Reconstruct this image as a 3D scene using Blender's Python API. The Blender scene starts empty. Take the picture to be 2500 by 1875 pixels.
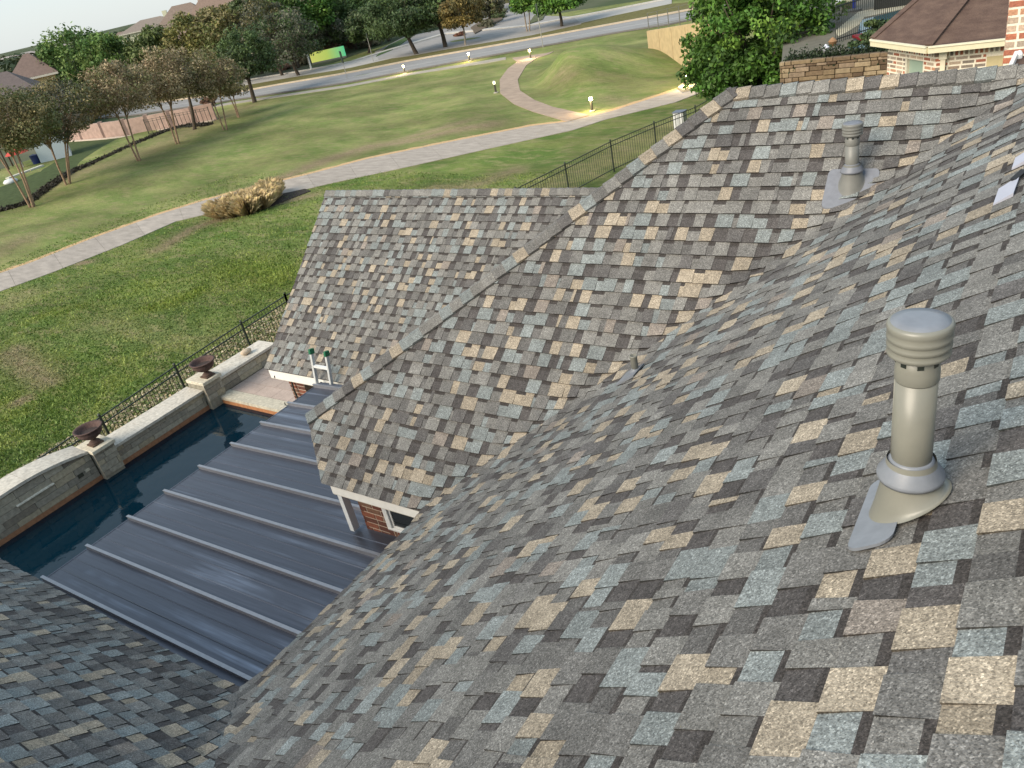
import bpy, math, random
import numpy as np
from mathutils import Matrix, Vector, noise
rnd = random.Random(7)
C = bpy.context.scene.collection
# ------------------------------------------------------------------ camera
# house frame: a = forward axis, b = right axis, z up, all from the camera; blender x = b, y = a, z = z + HC
HC = 8.7
RM = np.array([[0.53614818, -0.5007235, 0.67957421],
               [0.82255022, 0.12906087, -0.55385416],
               [-0.18962135, -0.85593181, -0.48106597]])
FPX = 27.7018 / 36 * 2500
cam = bpy.data.cameras.new('camera'); cam.lens = 27.7018; cam.sensor_width = 36; cam.clip_start = .05; cam.clip_end = 9000
camo = bpy.data.objects.new('camera', cam); C.objects.link(camo)
def ab(v): return (v[1], v[0], v[2])
cx, cy, cz = ab(RM[:, 0]), ab(-RM[:, 1]), ab(-RM[:, 2])
camo.matrix_world = Matrix(((cx[0], cy[0], cz[0], 0), (cx[1], cy[1], cz[1], 0), (cx[2], cy[2], cz[2], HC), (0, 0, 0, 1)))
bpy.context.scene.camera = camo
# ------------------------------------------------------------------ sky, sun, exposure
SUN_EL, SUN_AZ = math.radians(34), math.radians(200)      # azimuth clockwise from +y (forward); light comes from behind the camera
w = bpy.data.worlds.new('World'); bpy.context.scene.world = w; w.use_nodes = True
nt = w.node_tree; bg = nt.nodes['Background']; sky = nt.nodes.new('ShaderNodeTexSky')
sky.sky_type = 'NISHITA'; sky.sun_disc = False; sky.sun_elevation = SUN_EL; sky.sun_rotation = SUN_AZ
sky.air_density = 1.0; sky.dust_density = 1.0; sky.ozone_density = 1.6
# thin even high cloud over the clear sky: the sky texture mixed with a pale milky veil, a little bluer overhead
tc = nt.nodes.new('ShaderNodeTexCoord'); sx_ = nt.nodes.new('ShaderNodeSeparateXYZ'); nt.links.new(tc.outputs['Generated'], sx_.inputs[0])
vr = nt.nodes.new('ShaderNodeValToRGB'); nt.links.new(sx_.outputs[2], vr.inputs[0]); ve = vr.color_ramp.elements
ve[0].position = 0; ve[0].color = (.78, .83, .835, 1); ve[1].position = .14; ve[1].color = (.73, .86, .91, 1); e3_ = ve.new(1.0); e3_.color = (.50, .67, .86, 1)
vm = nt.nodes.new('ShaderNodeMix'); vm.data_type = 'RGBA'; vm.blend_type = 'MULTIPLY'; vm.inputs[0].default_value = 1; nt.links.new(vr.outputs[0], vm.inputs[6]); vm.inputs[7].default_value = (3.55, 3.55, 3.55, 1)
mx_ = nt.nodes.new('ShaderNodeMix'); mx_.data_type = 'RGBA'; mx_.inputs[0].default_value = .86; nt.links.new(sky.outputs[0], mx_.inputs[6]); nt.links.new(vm.outputs[2], mx_.inputs[7])
nt.links.new(mx_.outputs[2], bg.inputs[0]); bg.inputs[1].default_value = .13
sl = bpy.data.lights.new('sun', 'SUN'); sl.energy = 2.3; sl.angle = math.radians(40); sl.color = (1, .88, .72)
so = bpy.data.objects.new('sun', sl); C.objects.link(so)
sd = Vector((math.sin(SUN_AZ) * math.cos(SUN_EL), math.cos(SUN_AZ) * math.cos(SUN_EL), math.sin(SUN_EL)))
so.rotation_euler = sd.to_track_quat('Z', 'Y').to_euler(); so.location = (0, -10, 40)
vs = bpy.context.scene.view_settings
vs.view_transform = 'Standard'; vs.look = 'None'; vs.exposure = 1.12; vs.gamma = 1; vs.use_curve_mapping = False
# ------------------------------------------------------------------ helpers
def ray(u, v): return RM @ np.array([u - 1250., v - 937.5, FPX])
def onz(u, v, z): r = ray(u, v); return r * z / r[2]
def onp(u, v, n, d): r = ray(u, v); return r * d / (np.dot(n, r))
def W(p): return Vector((p[1], p[0], p[2] + HC))
G = -8.7
def gp(u, v): p = onz(u, v, G); return (p[1], p[0])          # (x, y) of a ground point

def mesh(name, V, F, mats=(), tone=None, smooth=False, fm=None):
    me = bpy.data.meshes.new(name)
    me.from_pydata([tuple(v) for v in V], [], [tuple(f) for f in F])
    for m in mats: me.materials.append(m)
    if fm is not None: me.polygons.foreach_set('material_index', fm)
    if tone is not None:
        at = me.color_attributes.new('tone', 'FLOAT_COLOR', 'CORNER')
        t = np.ones((len(me.loops), 4), np.float32); i = 0
        for f, c in zip(F, tone): t[i:i + len(f), :3] = c; i += len(f)
        at.data.foreach_set('color', t.ravel())
    if smooth: me.polygons.foreach_set('use_smooth', [True] * len(me.polygons))
    me.update(); return me
def mesh_np(name, V, Q, mats=(), tone=None, smooth=False):
    """V (n,3), Q (m,k) all faces with k corners, tone (m,3)"""
    me = bpy.data.meshes.new(name); k = Q.shape[1]
    me.vertices.add(len(V)); me.vertices.foreach_set('co', V.astype(np.float32).ravel())
    me.loops.add(Q.size); me.loops.foreach_set('vertex_index', Q.astype(np.int32).ravel())
    me.polygons.add(len(Q)); me.polygons.foreach_set('loop_start', np.arange(0, Q.size, k, dtype=np.int32))
    me.update(calc_edges=True)
    for m in mats: me.materials.append(m)
    if tone is not None:
        at = me.color_attributes.new('tone', 'FLOAT_COLOR', 'CORNER')
        t = np.ones((Q.size, 4), np.float32); t[:, :3] = np.repeat(tone, k, 0)
        at.data.foreach_set('color', t.ravel())
    if smooth: me.polygons.foreach_set('use_smooth', np.ones(len(Q), bool))
    me.validate(); me.update(); return me
def obj(name, me, parent=None, loc=None):
    o = bpy.data.objects.new(name, me); C.objects.link(o)
    if parent is not None:
        o.parent = parent; o.matrix_parent_inverse = Matrix.Translation(-world_loc(parent))
    if loc is not None: o.location = loc
    return o
def world_loc(o):
    return Vector(o.get('wl', (0, 0, 0)))
def thing(name, label, cat, loc=(0, 0, 0), group=None):
    o = bpy.data.objects.new(name, None); C.objects.link(o); o.empty_display_size = .1
    o.location = loc; o['wl'] = tuple(loc); o['label'] = label; o['category'] = cat
    if group: o['group'] = group
    return o
def tag(o, label, cat, group=None):
    o['label'] = label; o['category'] = cat
    if group: o['group'] = group
    return o
def struct(o): o['kind'] = 'structure'; return o
def stuff(o): o['kind'] = 'stuff'; return o

class MB:
    def __init__(s): s.V = []; s.F = []; s.T = []
    def add(s, V, F, tone=(1, 1, 1)):
        n = len(s.V); s.V += [tuple(v) for v in V]; s.F += [tuple(i + n for i in f) for f in F]; s.T += [tone] * len(F); return s
    def box(s, lo, hi, tone=(1, 1, 1), rot=0, c=None, bevel=0):
        x0, y0, z0 = lo; x1, y1, z1 = hi
        V = [(x0, y0, z0), (x1, y0, z0), (x1, y1, z0), (x0, y1, z0), (x0, y0, z1), (x1, y0, z1), (x1, y1, z1), (x0, y1, z1)]
        if rot:
            cc = c or ((x0 + x1) / 2, (y0 + y1) / 2); cr, sr = math.cos(rot), math.sin(rot)
            V = [(cc[0] + (x - cc[0]) * cr - (y - cc[1]) * sr, cc[1] + (x - cc[0]) * sr + (y - cc[1]) * cr, z) for x, y, z in V]
        return s.add(V, [(0, 3, 2, 1), (4, 5, 6, 7), (0, 1, 5, 4), (1, 2, 6, 5), (2, 3, 7, 6), (3, 0, 4, 7)], tone)
    def bar(s, p, q, wx, wy=None, tone=(1, 1, 1), up=(0, 0, 1)):
        p, q = Vector(p), Vector(q); d = (q - p).normalized(); up = Vector(up)
        if abs(d.dot(up)) > .98: up = Vector((1, 0, 0))
        x = d.cross(up).normalized(); y = x.cross(d); wy = wy or wx
        V = [e + x * (sx * wx / 2) + y * (sy * wy / 2) for e in (p, q) for sx, sy in ((-1, -1), (1, -1), (1, 1), (-1, 1))]
        return s.add(V, [(0, 3, 2, 1), (4, 5, 6, 7), (0, 1, 5, 4), (1, 2, 6, 5), (2, 3, 7, 6), (3, 0, 4, 7)], tone)
    def tube(s, pts, rad, n=7, tone=(1, 1, 1), cap=True):
        pts = [Vector(p) for p in pts]; rings = []
        for i, p in enumerate(pts):
            d = (pts[min(i + 1, len(pts) - 1)] - pts[max(i - 1, 0)]).normalized()
            u = Vector((0, 0, 1)) if abs(d.z) < .9 else Vector((1, 0, 0))
            x = d.cross(u).normalized(); y = d.cross(x)
            r = rad[i] if hasattr(rad, '__len__') else rad
            rings.append([p + (x * math.cos(t) + y * math.sin(t)) * r for t in [2 * math.pi * k / n for k in range(n)]])
        V = [v for r in rings for v in r]; F = []
        for i in range(len(pts) - 1):
            for k in range(n):
                F.append((i * n + k, i * n + (k + 1) % n, (i + 1) * n + (k + 1) % n, (i + 1) * n + k))
        if cap: F += [tuple(range(n))[::-1], tuple(range((len(pts) - 1) * n, len(pts) * n))]
        return s.add(V, F, tone)
    def lathe(s, c, prof, n=32, tone=(1, 1, 1)):
        V = []; F = []
        for r, z in prof:
            for k in range(n):
                t = 2 * math.pi * k / n; V.append((c[0] + r * math.cos(t), c[1] + r * math.sin(t), c[2] + z))
        for i in range(len(prof) - 1):
            for k in range(n): F.append((i * n + k, i * n + (k + 1) % n, (i + 1) * n + (k + 1) % n, (i + 1) * n + k))
        if prof[-1][0] > .001: F.append(tuple(range((len(prof) - 1) * n, len(prof) * n)))
        if prof[0][0] > .001: F.append(tuple(range(n))[::-1])
        return s.add(V, F, tone)
    def prism(s, poly, z0, z1, tone=(1, 1, 1)):
        n = len(poly); ar = sum(poly[i][0] * poly[(i + 1) % n][1] - poly[(i + 1) % n][0] * poly[i][1] for i in range(n))
        if ar < 0: poly = poly[::-1]
        V = [(x, y, z0) for x, y in poly] + [(x, y, z1) for x, y in poly]
        return s.add(V, [tuple(range(n))[::-1], tuple(range(n, 2 * n))] + [(i, (i + 1) % n, n + (i + 1) % n, n + i) for i in range(n)], tone)
    def build(s, name, mats, parent=None, smooth=False, bevel=0):
        if not isinstance(mats, (list, tuple)): mats = [mats]
        o = obj(name, mesh(name, s.V, s.F, mats, s.T, smooth), parent)
        if bevel:
            m = o.modifiers.new('bevel', 'BEVEL'); m.width = bevel; m.segments = 2; m.limit_method = 'ANGLE'
        return o
# ------------------------------------------------------------------ materials
class NB:
    def __init__(s, name, rough=.8, spec=.5, metal=0):
        s.m = bpy.data.materials.new(name); s.m.use_nodes = True; s.t = s.m.node_tree; s.p = s.t.nodes['Principled BSDF']
        s.p.inputs['Roughness'].default_value = rough; s.p.inputs['Specular IOR Level'].default_value = spec; s.p.inputs['Metallic'].default_value = metal
        g = s.t.nodes.new('ShaderNodeNewGeometry'); s.pos = g.outputs['Position']
    def n(s, typ, **kw):
        x = s.t.nodes.new(typ)
        for k, v in kw.items(): setattr(x, k, v)
        return x
    def link(s, a, b): s.t.links.new(a, b)
    def noise(s, scale, detail=4, vec=None, stretch=None, rough=.55):
        x = s.n('ShaderNodeTexNoise'); x.inputs['Scale'].default_value = scale; x.inputs['Detail'].default_value = detail; x.inputs['Roughness'].default_value = rough
        v = vec or s.pos
        if stretch:
            mp = s.n('ShaderNodeMapping'); mp.inputs['Scale'].default_value = stretch[0]; mp.inputs['Rotation'].default_value = stretch[1]
            s.link(v, mp.inputs[0]); v = mp.outputs[0]
        s.link(v, x.inputs['Vector']); return x.outputs['Fac']
    def ramp(s, f, stops):
        x = s.n('ShaderNodeValToRGB'); e = x.color_ramp.elements
        while len(e) < len(stops): e.new(.5)
        for i, (p, c) in enumerate(stops):
            e[i].position = p; e[i].color = (*c, 1) if hasattr(c, '__len__') else (c, c, c, 1)
        s.link(f, x.inputs[0]); return x.outputs[0]
    def mix(s, f, a, b, mode='MIX'):
        x = s.n('ShaderNodeMix', data_type='RGBA', blend_type=mode)
        for i, v in ((0, f), (6, a), (7, b)):
            if hasattr(v, 'node'): s.link(v, x.inputs[i])
            else: x.inputs[i].default_value = v if i == 0 else (*v, 1)
        return x.outputs[2]
    def tone(s):
        a = s.n('ShaderNodeAttribute'); a.attribute_name = 'tone'; return a.outputs['Color']
    def col(s, c):
        if hasattr(c, 'node'): s.link(c, s.p.inputs['Base Color'])
        else: s.p.inputs['Base Color'].default_value = (*c, 1)
        return s
    def bump(s, h, dist, strength=1):
        b = s.n('ShaderNodeBump'); b.inputs['Distance'].default_value = dist; b.inputs['Strength'].default_value = strength
        s.link(h, b.inputs['Height']); s.link(b.outputs[0], s.p.inputs['Normal']); return s
def toned(name, rough=.85, scale=30, var=.35, bd=.002, spec=.4, metal=0):
    b = NB(name, rough, spec, metal); n = b.noise(scale, 5)
    b.col(b.mix(1, b.tone(), b.ramp(n, [(.25, 1 - var), (.75, 1 + var)]), 'MULTIPLY')); b.bump(n, bd); return b.m
def flat(name, c, rough=.6, scale=20, var=.15, bd=.001, spec=.5, metal=0):
    b = NB(name, rough, spec, metal); n = b.noise(scale, 5)
    b.col(b.mix(1, c, b.ramp(n, [(.25, 1 - var), (.75, 1 + var)]), 'MULTIPLY')); b.bump(n, bd); return b.m
# granule shingles
def mk_shingle():
    b = NB('asphalt_shingle', .93, .25)
    n1 = b.noise(210, 2); n2 = b.noise(95, 3, rough=.7); n3 = b.noise(2.2, 4)
    vo = b.n('ShaderNodeTexVoronoi'); vo.inputs['Scale'].default_value = 240; b.link(b.pos, vo.inputs['Vector'])
    sp = b.ramp(vo.outputs['Color'], [(.12, .40), (.35, .86), (.7, 1.1), (.93, 2.1)])
    c = b.mix(1, b.tone(), b.ramp(n2, [(.28, .62), (.5, 1), (.72, 1.42)]), 'MULTIPLY')
    c = b.mix(.75, c, sp, 'MULTIPLY')
    c = b.mix(1, c, b.ramp(n3, [(.3, .86), (.7, 1.12)]), 'MULTIPLY')
    n6 = b.noise(15, 4, rough=.65); c = b.mix(1, c, b.ramp(n6, [(.3, .84), (.7, 1.15)]), 'MULTIPLY')
    b.col(c); b.bump(n1, .004, .8); return b.m
M_SH = mk_shingle()
M_WHITE = flat('white_paint', (.72, .71, .66), .5, 12, .08)
M_DARK = flat('dark_metal', (.02, .025, .02), .5, 20, .2)
M_FENCE = flat('green_black_iron', (.03, .038, .026), .5, 20, .2)
M_MORTAR_R = flat('red_house_mortar', (.46, .37, .29), .95, 60, .2)
M_MORTAR_W = flat('cream_mortar', (.80, .72, .58), .95, 40, .15)
M_BRICK = toned('brick_clay', .9, 45, .3, .003)
M_STONE = toned('limestone', .9, 14, .28, .006)
M_CONC = toned('concrete', .9, 3, .16, .002)
M_BARK = toned('bark', .95, 9, .35, .02)
M_PAINT = toned('painted', .5, 15, .06)
M_GREYV = flat('vent_grey_paint', (.215, .212, .178), .36, 9, .10, .0006, .5)
M_GREYF = flat('flashing_grey_paint', (.20, .215, .24), .42, 25, .12, .0008, .5)
def mk_leaf():
    b = NB('leaf', .62, .35); n = b.noise(3.1, 2)
    b.col(b.mix(1, b.tone(), b.ramp(n, [(.3, 1.0), (.7, 1.6)]), 'MULTIPLY'))
    tr = b.n('ShaderNodeBsdfTranslucent'); b.link(b.tone(), tr.inputs[0]); mx = b.n('ShaderNodeMixShader'); mx.inputs[0].default_value = .22
    b.link(b.p.outputs[0], mx.inputs[1]); b.link(tr.outputs[0], mx.inputs[2]); b.link(mx.outputs[0], b.t.nodes['Material Output'].inputs[0]); return b.m
M_LEAF = mk_leaf()
def mk_metal():
    b = NB('weathered_zinc_sheet', .33, .5, .55)
    st = b.noise(1.0, 5, stretch=((.35, 9, 1), (0, 0, 0))); st2 = b.noise(1.0, 3, stretch=((1.1, 46, 1), (0, 0, 0))); bl = b.noise(.55, 4)
    f = b.mix(1, b.ramp(st, [(.50, .0), (.74, 1.)]), b.ramp(bl, [(.42, .05), (.62, 1)]), 'MULTIPLY')
    c = b.mix(f, (.082, .089, .112), (.30, .34, .42)); c = b.mix(1, c, b.ramp(st2, [(.3, .86), (.7, 1.15)]), 'MULTIPLY')
    b.col(c); r = b.ramp(st, [(.3, .30), (.7, .46)]); b.link(r, b.p.inputs['Roughness'])
    b.bump(b.noise(1.4, 2, stretch=((.6, 2.5, 1), (0, 0, 0))), .012, .5); return b.m
M_METAL = mk_metal()
M_SEAM = flat('seam_metal', (.32, .32, .34), .38, 20, .1, .0005, .5, .6)
def mk_water(name, c, bs=2.5, bd=.012):
    b = NB(name, .04, .5); b.p.inputs['IOR'].default_value = 1.33; b.col(c); b.bump(b.noise(bs, 3, stretch=((1, 1, 1), (0, 0, .4))), bd, .6); return b.m
M_WATER = mk_water('pool_water', (.001, .013, .024))
M_WATER2 = mk_water('pool_water_bright', (.03, .10, .12))
b = NB('window_glass', .06, .7); b.col((.012, .016, .016)); M_GLASS = b.m
b = NB('pale_green_glass', .12, .7); b.col((.30, .38, .31)); M_GLASS2 = b.m  # pane with a pale green base colour
def emit(name, c, s):
    b = NB(name); b.p.inputs['Emission Color'].default_value = (*c, 1); b.p.inputs['Emission Strength'].default_value = s; b.col(c); return b.m
M_LAMP = emit('lit_lamp_lens', (1, .80, .42), 25)
M_LAMP2 = emit('unlit_lens_glow', (1, .85, .5), 1.6)  # faint glow added to the lens of the unlit bollard
# ------------------------------------------------------------------ roofs
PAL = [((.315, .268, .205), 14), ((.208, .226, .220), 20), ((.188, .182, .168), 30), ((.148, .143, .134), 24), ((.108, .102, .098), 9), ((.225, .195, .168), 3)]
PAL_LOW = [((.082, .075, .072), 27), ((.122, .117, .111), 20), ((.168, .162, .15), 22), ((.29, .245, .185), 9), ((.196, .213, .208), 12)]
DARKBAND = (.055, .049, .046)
def pick(pal):
    t = rnd.random() * sum(w for _, w in pal)
    for c, w in pal:
        t -= w
        if t <= 0: break
    k = rnd.uniform(.88, 1.12); return tuple(x * k for x in c)
def clip(poly, reg):
    """poly and reg: lists of 2-D points, reg convex and counter-clockwise"""
    out = poly
    for i in range(len(reg)):
        A, B = reg[i], reg[(i + 1) % len(reg)]; ex, ey = B[0] - A[0], B[1] - A[1]
        side = lambda p: ex * (p[1] - A[1]) - ey * (p[0] - A[0])
        inp, out = out, []
        for j in range(len(inp)):
            P, Q = inp[j], inp[(j + 1) % len(inp)]; sp, sq = side(P), side(Q)
            if sp >= 0: out.append(P)
            if (sp >= 0) != (sq >= 0):
                t = sp / (sp - sq); out.append((P[0] + (Q[0] - P[0]) * t, P[1] + (Q[1] - P[1]) * t))
        if len(out) < 3: return []
    return out
def area(p): return abs(sum(p[i][0] * p[(i + 1) % len(p)][1] - p[(i + 1) % len(p)][0] * p[i][1] for i in range(len(p)))) / 2
EXPO = .13
PM, PR = .9, .655          # pitches of the steep and of the long slopes
KF = .17
def fillet(a, bb, z):
    """smooth valleys of the main roof: woven shingles bend over the joint"""
    d = 0
    x, y = -4.15 + PM * (a - 3.72), -4.15 + PR * (bb + 4.33); h = max(KF - abs(x - y), 0)
    if a > 1.7 and z > -4.3: d += h * h / (4 * KF)
    x2 = -4.15 + PM * (1.66 - a); h = max(KF - abs(x2 - y), 0)
    if a < 2.2: d += h * h / (4 * KF)
    return d
class Slope:
    """plane through O (a,b,z), unit horizontal e along the eave, up-slope s, polygon in (a,b) plan"""
    def __init__(s, O, e, up, pitch, plan, expo=EXPO):
        s.expo = expo
        s.O = np.array(O, float); s.e = np.array([*e, 0.]); L = math.sqrt(1 + pitch * pitch)
        s.s = np.array([up[0], up[1], pitch]) / L; s.L = L; s.up = np.array(up, float); s.pitch = pitch
        s.n = np.cross(s.e, s.s); s.flip = s.n[2] < 0
        if s.flip: s.n = -s.n
        s.plan = plan
        P = []
        for a, bb in plan:
            d = np.array([a, bb]) - s.O[:2]; P.append((float(d @ s.e[:2]), float(d @ s.up) * L))
        ar = sum(P[i][0] * P[(i + 1) % len(P)][1] - P[(i + 1) % len(P)][0] * P[i][1] for i in range(len(P)))
        s.ccw = ar > 0; s.reg = P if ar > 0 else P[::-1]
    def pt(s, x, y, h=0, fil=False):
        p = s.O + s.e * x + s.s * y + s.n * h
        if fil: p = p + np.array([0, 0, fillet(p[0], p[1], p[2])])
        return p
    def z(s, a, bb): d = np.array([a, bb]) - s.O[:2]; return s.O[2] + float(d @ s.up) * s.pitch
    def sheet(s, name, parent, thick=.03, off=-.012):
        V = [W(s.pt(x, y, off)) for x, y in s.reg]; V += [W(s.pt(x, y, off - thick)) for x, y in s.reg]; n = len(s.reg)
        return obj(name, mesh(name, V, [tuple(range(n)), tuple(range(n, 2 * n))[::-1]] + [(i, i + n, (i + 1) % n + n, (i + 1) % n) for i in range(n)], [M_SH], [(.1, .095, .09)] * (n + 2)), parent)
    def tabs(s, seed, fil=False):
        E_ = s.expo; r = random.Random(seed); xs = [p[0] for p in s.reg]; ys = [p[1] for p in s.reg]; out = []
        nrow = int(max(ys) / E_) + 1
        for k in range(nrow):
            y0 = k * E_; y1 = y0 + E_ + .004; x = min(xs) - r.uniform(0, .2); raised = r.random() < .5; j0 = 0; wob = r.uniform(-.0025, .0025)
            while x < max(xs):
                w = r.uniform(.08, .155) if raised else r.uniform(.05, .12); j1 = r.uniform(-.004, .004)
                if r.random() < .06: w = r.uniform(.025, .045)
                q = [(x + j0, y0 + wob), (x + w + j1, y0 + wob + r.uniform(-.0012, .0012)), (x + w - j1, y1), (x - j0, y1)]
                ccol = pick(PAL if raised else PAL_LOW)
                h0 = .009 + (.0065 if raised else 0) + r.uniform(0, .0012)
                p = clip(q, s.reg)
                if p and area(p) > 2e-5:
                    V = []; F = []; T = []
                    hgt = lambda y: .001 + h0 * max(0, 1 - (y - y0) / (E_ + .004))
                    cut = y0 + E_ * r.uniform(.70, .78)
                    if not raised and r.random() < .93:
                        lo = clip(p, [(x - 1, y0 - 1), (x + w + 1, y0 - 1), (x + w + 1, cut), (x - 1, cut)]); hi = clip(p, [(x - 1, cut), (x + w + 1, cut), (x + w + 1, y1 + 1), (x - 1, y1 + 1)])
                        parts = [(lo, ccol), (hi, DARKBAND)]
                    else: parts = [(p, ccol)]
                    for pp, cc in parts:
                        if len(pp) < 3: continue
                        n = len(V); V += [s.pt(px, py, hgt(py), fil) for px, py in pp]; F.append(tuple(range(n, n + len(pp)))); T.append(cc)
                    n = len(V); m = len(p)
                    V += [s.pt(px, py, hgt(py), fil) for px, py in p] + [s.pt(px, py, -.008, fil) for px, py in p]
                    dk = tuple(v * .22 for v in ccol)                     # cut edge of the mat, bitumen with the butt shadow painted in
                    for i in range(m):
                        if p[i][1] > y1 - 1e-4 and p[(i + 1) % m][1] > y1 - 1e-4: continue
                        F.append((n + i, n + m + i, n + m + (i + 1) % m, n + (i + 1) % m)); T.append(dk)
                    if s.flip: F = [f[::-1] for f in F]
                    cc = s.pt(sum(q_[0] for q_ in p) / m, sum(q_[1] for q_ in p) / m)
                    cam_c = RM.T @ cc; vis = 0
                    if cam_c[2] > .2:
                        u, v = 1250 + FPX * cam_c[0] / cam_c[2], 937.5 + FPX * cam_c[1] / cam_c[2]
                        fac = -float(s.n @ cc) / np.linalg.norm(cc)
                        if -20 < u < 2520 and -20 < v < 1895 and fac > 0: vis = area(p) * fac * (FPX / cam_c[2]) ** 2
                    out.append((vis, V, F, T))
                x += w; raised = not raised if r.random() < .93 else raised; j0 = j1
        return out
def lay(slopes, parent_of, house, seed, nbig=300):
    allt = []
    for i, (s, fil) in enumerate(slopes):
        for t in s.tabs(seed + i, fil): allt.append((t[0], i, t))
    allt.sort(key=lambda t: -t[0])
    for vis, i, t in allt[:nbig]:
        V = [W(v) for v in t[1]]
        obj('shingle', mesh('shingle', V, t[2], [M_SH], t[3]), parent_of[i])
    mb = MB()
    V = []; F = []; T = []
    for vis, i, t in allt[nbig:]:
        n = len(V); V += [W(v) for v in t[1]]; F += [tuple(k + n for k in f) for f in t[2]]; T += t[3]
    stuff(obj('shingle_field', mesh('shingle_field', V, F, [M_SH], T), house))
def caps(P, Q, nL, nR, parent, width=.15, step=.143, seed=1, name='ridge_cap'):
    """folded cap shingles laid from P up to Q over the two slopes with normals nL, nR"""
    r = random.Random(seed); P = np.array(P, float); Q = np.array(Q, float); d = Q - P; L = np.linalg.norm(d); d /= L
    n = (nL + nR); n /= np.linalg.norm(n); sL = np.cross(d, nL); sR = np.cross(nR, d)
    if sL[2] > 0: sL = -sL
    if sR[2] > 0: sR = -sR
    k = int(L / step)
    for i in range(k + 1):
        y0, y1 = i * step, min((i + 1) * step + .02, L + .02); c = pick(PAL[:5]); hh = .040; h1 = .024; wj = width * r.uniform(.97, 1.03); sk = r.uniform(-.006, .006)
        A = [P + d * (y0 + sk) + sL * wj + n * (hh - .004), P + d * y0 + sL * .02 + n * (hh + .002), P + d * y0 + sR * .02 + n * (hh + .002), P + d * (y0 - sk) + sR * wj + n * (hh - .004)]
        B = [P + d * y1 + sL * wj + n * h1, P + d * y1 + sL * .02 + n * (h1 + .006), P + d * y1 + sR * .02 + n * (h1 + .006), P + d * y1 + sR * wj + n * h1]
        dn = n * .02
        V = A + B + [A[0] - dn, A[1] - dn, A[2] - dn, A[3] - dn, B[0] - dn, B[3] - dn]
        F = [(0, 1, 5, 4), (1, 2, 6, 5), (2, 3, 7, 6), (0, 8, 9, 1), (1, 9, 10, 2), (2, 10, 11, 3), (0, 4, 12, 8), (3, 11, 13, 7)]
        dk = tuple(v * .5 for v in c)
        obj(name, mesh(name, [W(v) for v in V], F, [M_SH], [c] * 3 + [dk] * 5), parent)

ZE = -4.15
house = thing('brick_house', 'brick house under a blended grey, tan and blue shingle roof with valleys, foreground', 'house', W((3.7, -4.3, G)))
RS = Slope((1.66, -4.33, ZE), (1, 0), (0, 1), PR, [(1.66, -4.33), (3.72, -4.33), (6.742, -.177), (6.742, 1.8), (-2.80, 1.8)], .1305)
MS = Slope((3.72, -4.33, ZE), (0, 1), (1, 0), PM, [(3.72, -5.62), (3.72, -4.33), (6.742, -.177), (6.742, -2.486), (4.168, -6.109)], .1215)
LS = Slope((1.66, -4.33, ZE), (0, 1), (-1, 0), PM, [(1.66, -4.33), (1.66, -10.2), (-2.8, -10.2), (-2.8, 1.8)], .125)
C1Z = ZE + PM * (4.168 - 3.72)
HSl = Slope((4.168, -6.109, C1Z), (1, 0), (0, 1), .6395, [(4.168, -6.109), (9.316, -6.109), (6.742, -2.486)])
BS = Slope((9.316, -6.109, C1Z), (0, 1), (-1, 0), PM, [(9.316, -6.109), (9.316, -.177), (6.742, -.177), (6.742, -2.486)])
rs = RS.sheet('roof_slope', house); ms = MS.sheet('roof_slope', house); ls = LS.sheet('roof_slope', house)
hs = HSl.sheet('roof_slope', house); bs = BS.sheet('roof_slope', house)
lay([(RS, True), (MS, True), (LS, True), (HSl, False), (BS, False)], [rs, ms, ls, hs, bs], house, 11)
zr = MS.z(6.742, -2.486)
caps((4.168, -6.109, C1Z), (6.742, -2.486, zr), HSl.n, MS.n, house, .115, .128, 3, 'hip_cap')
caps((6.742, -.177, zr), (6.742, -2.486, zr), MS.n, BS.n, house, .115, .125, 5, 'ridge_cap')

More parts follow.
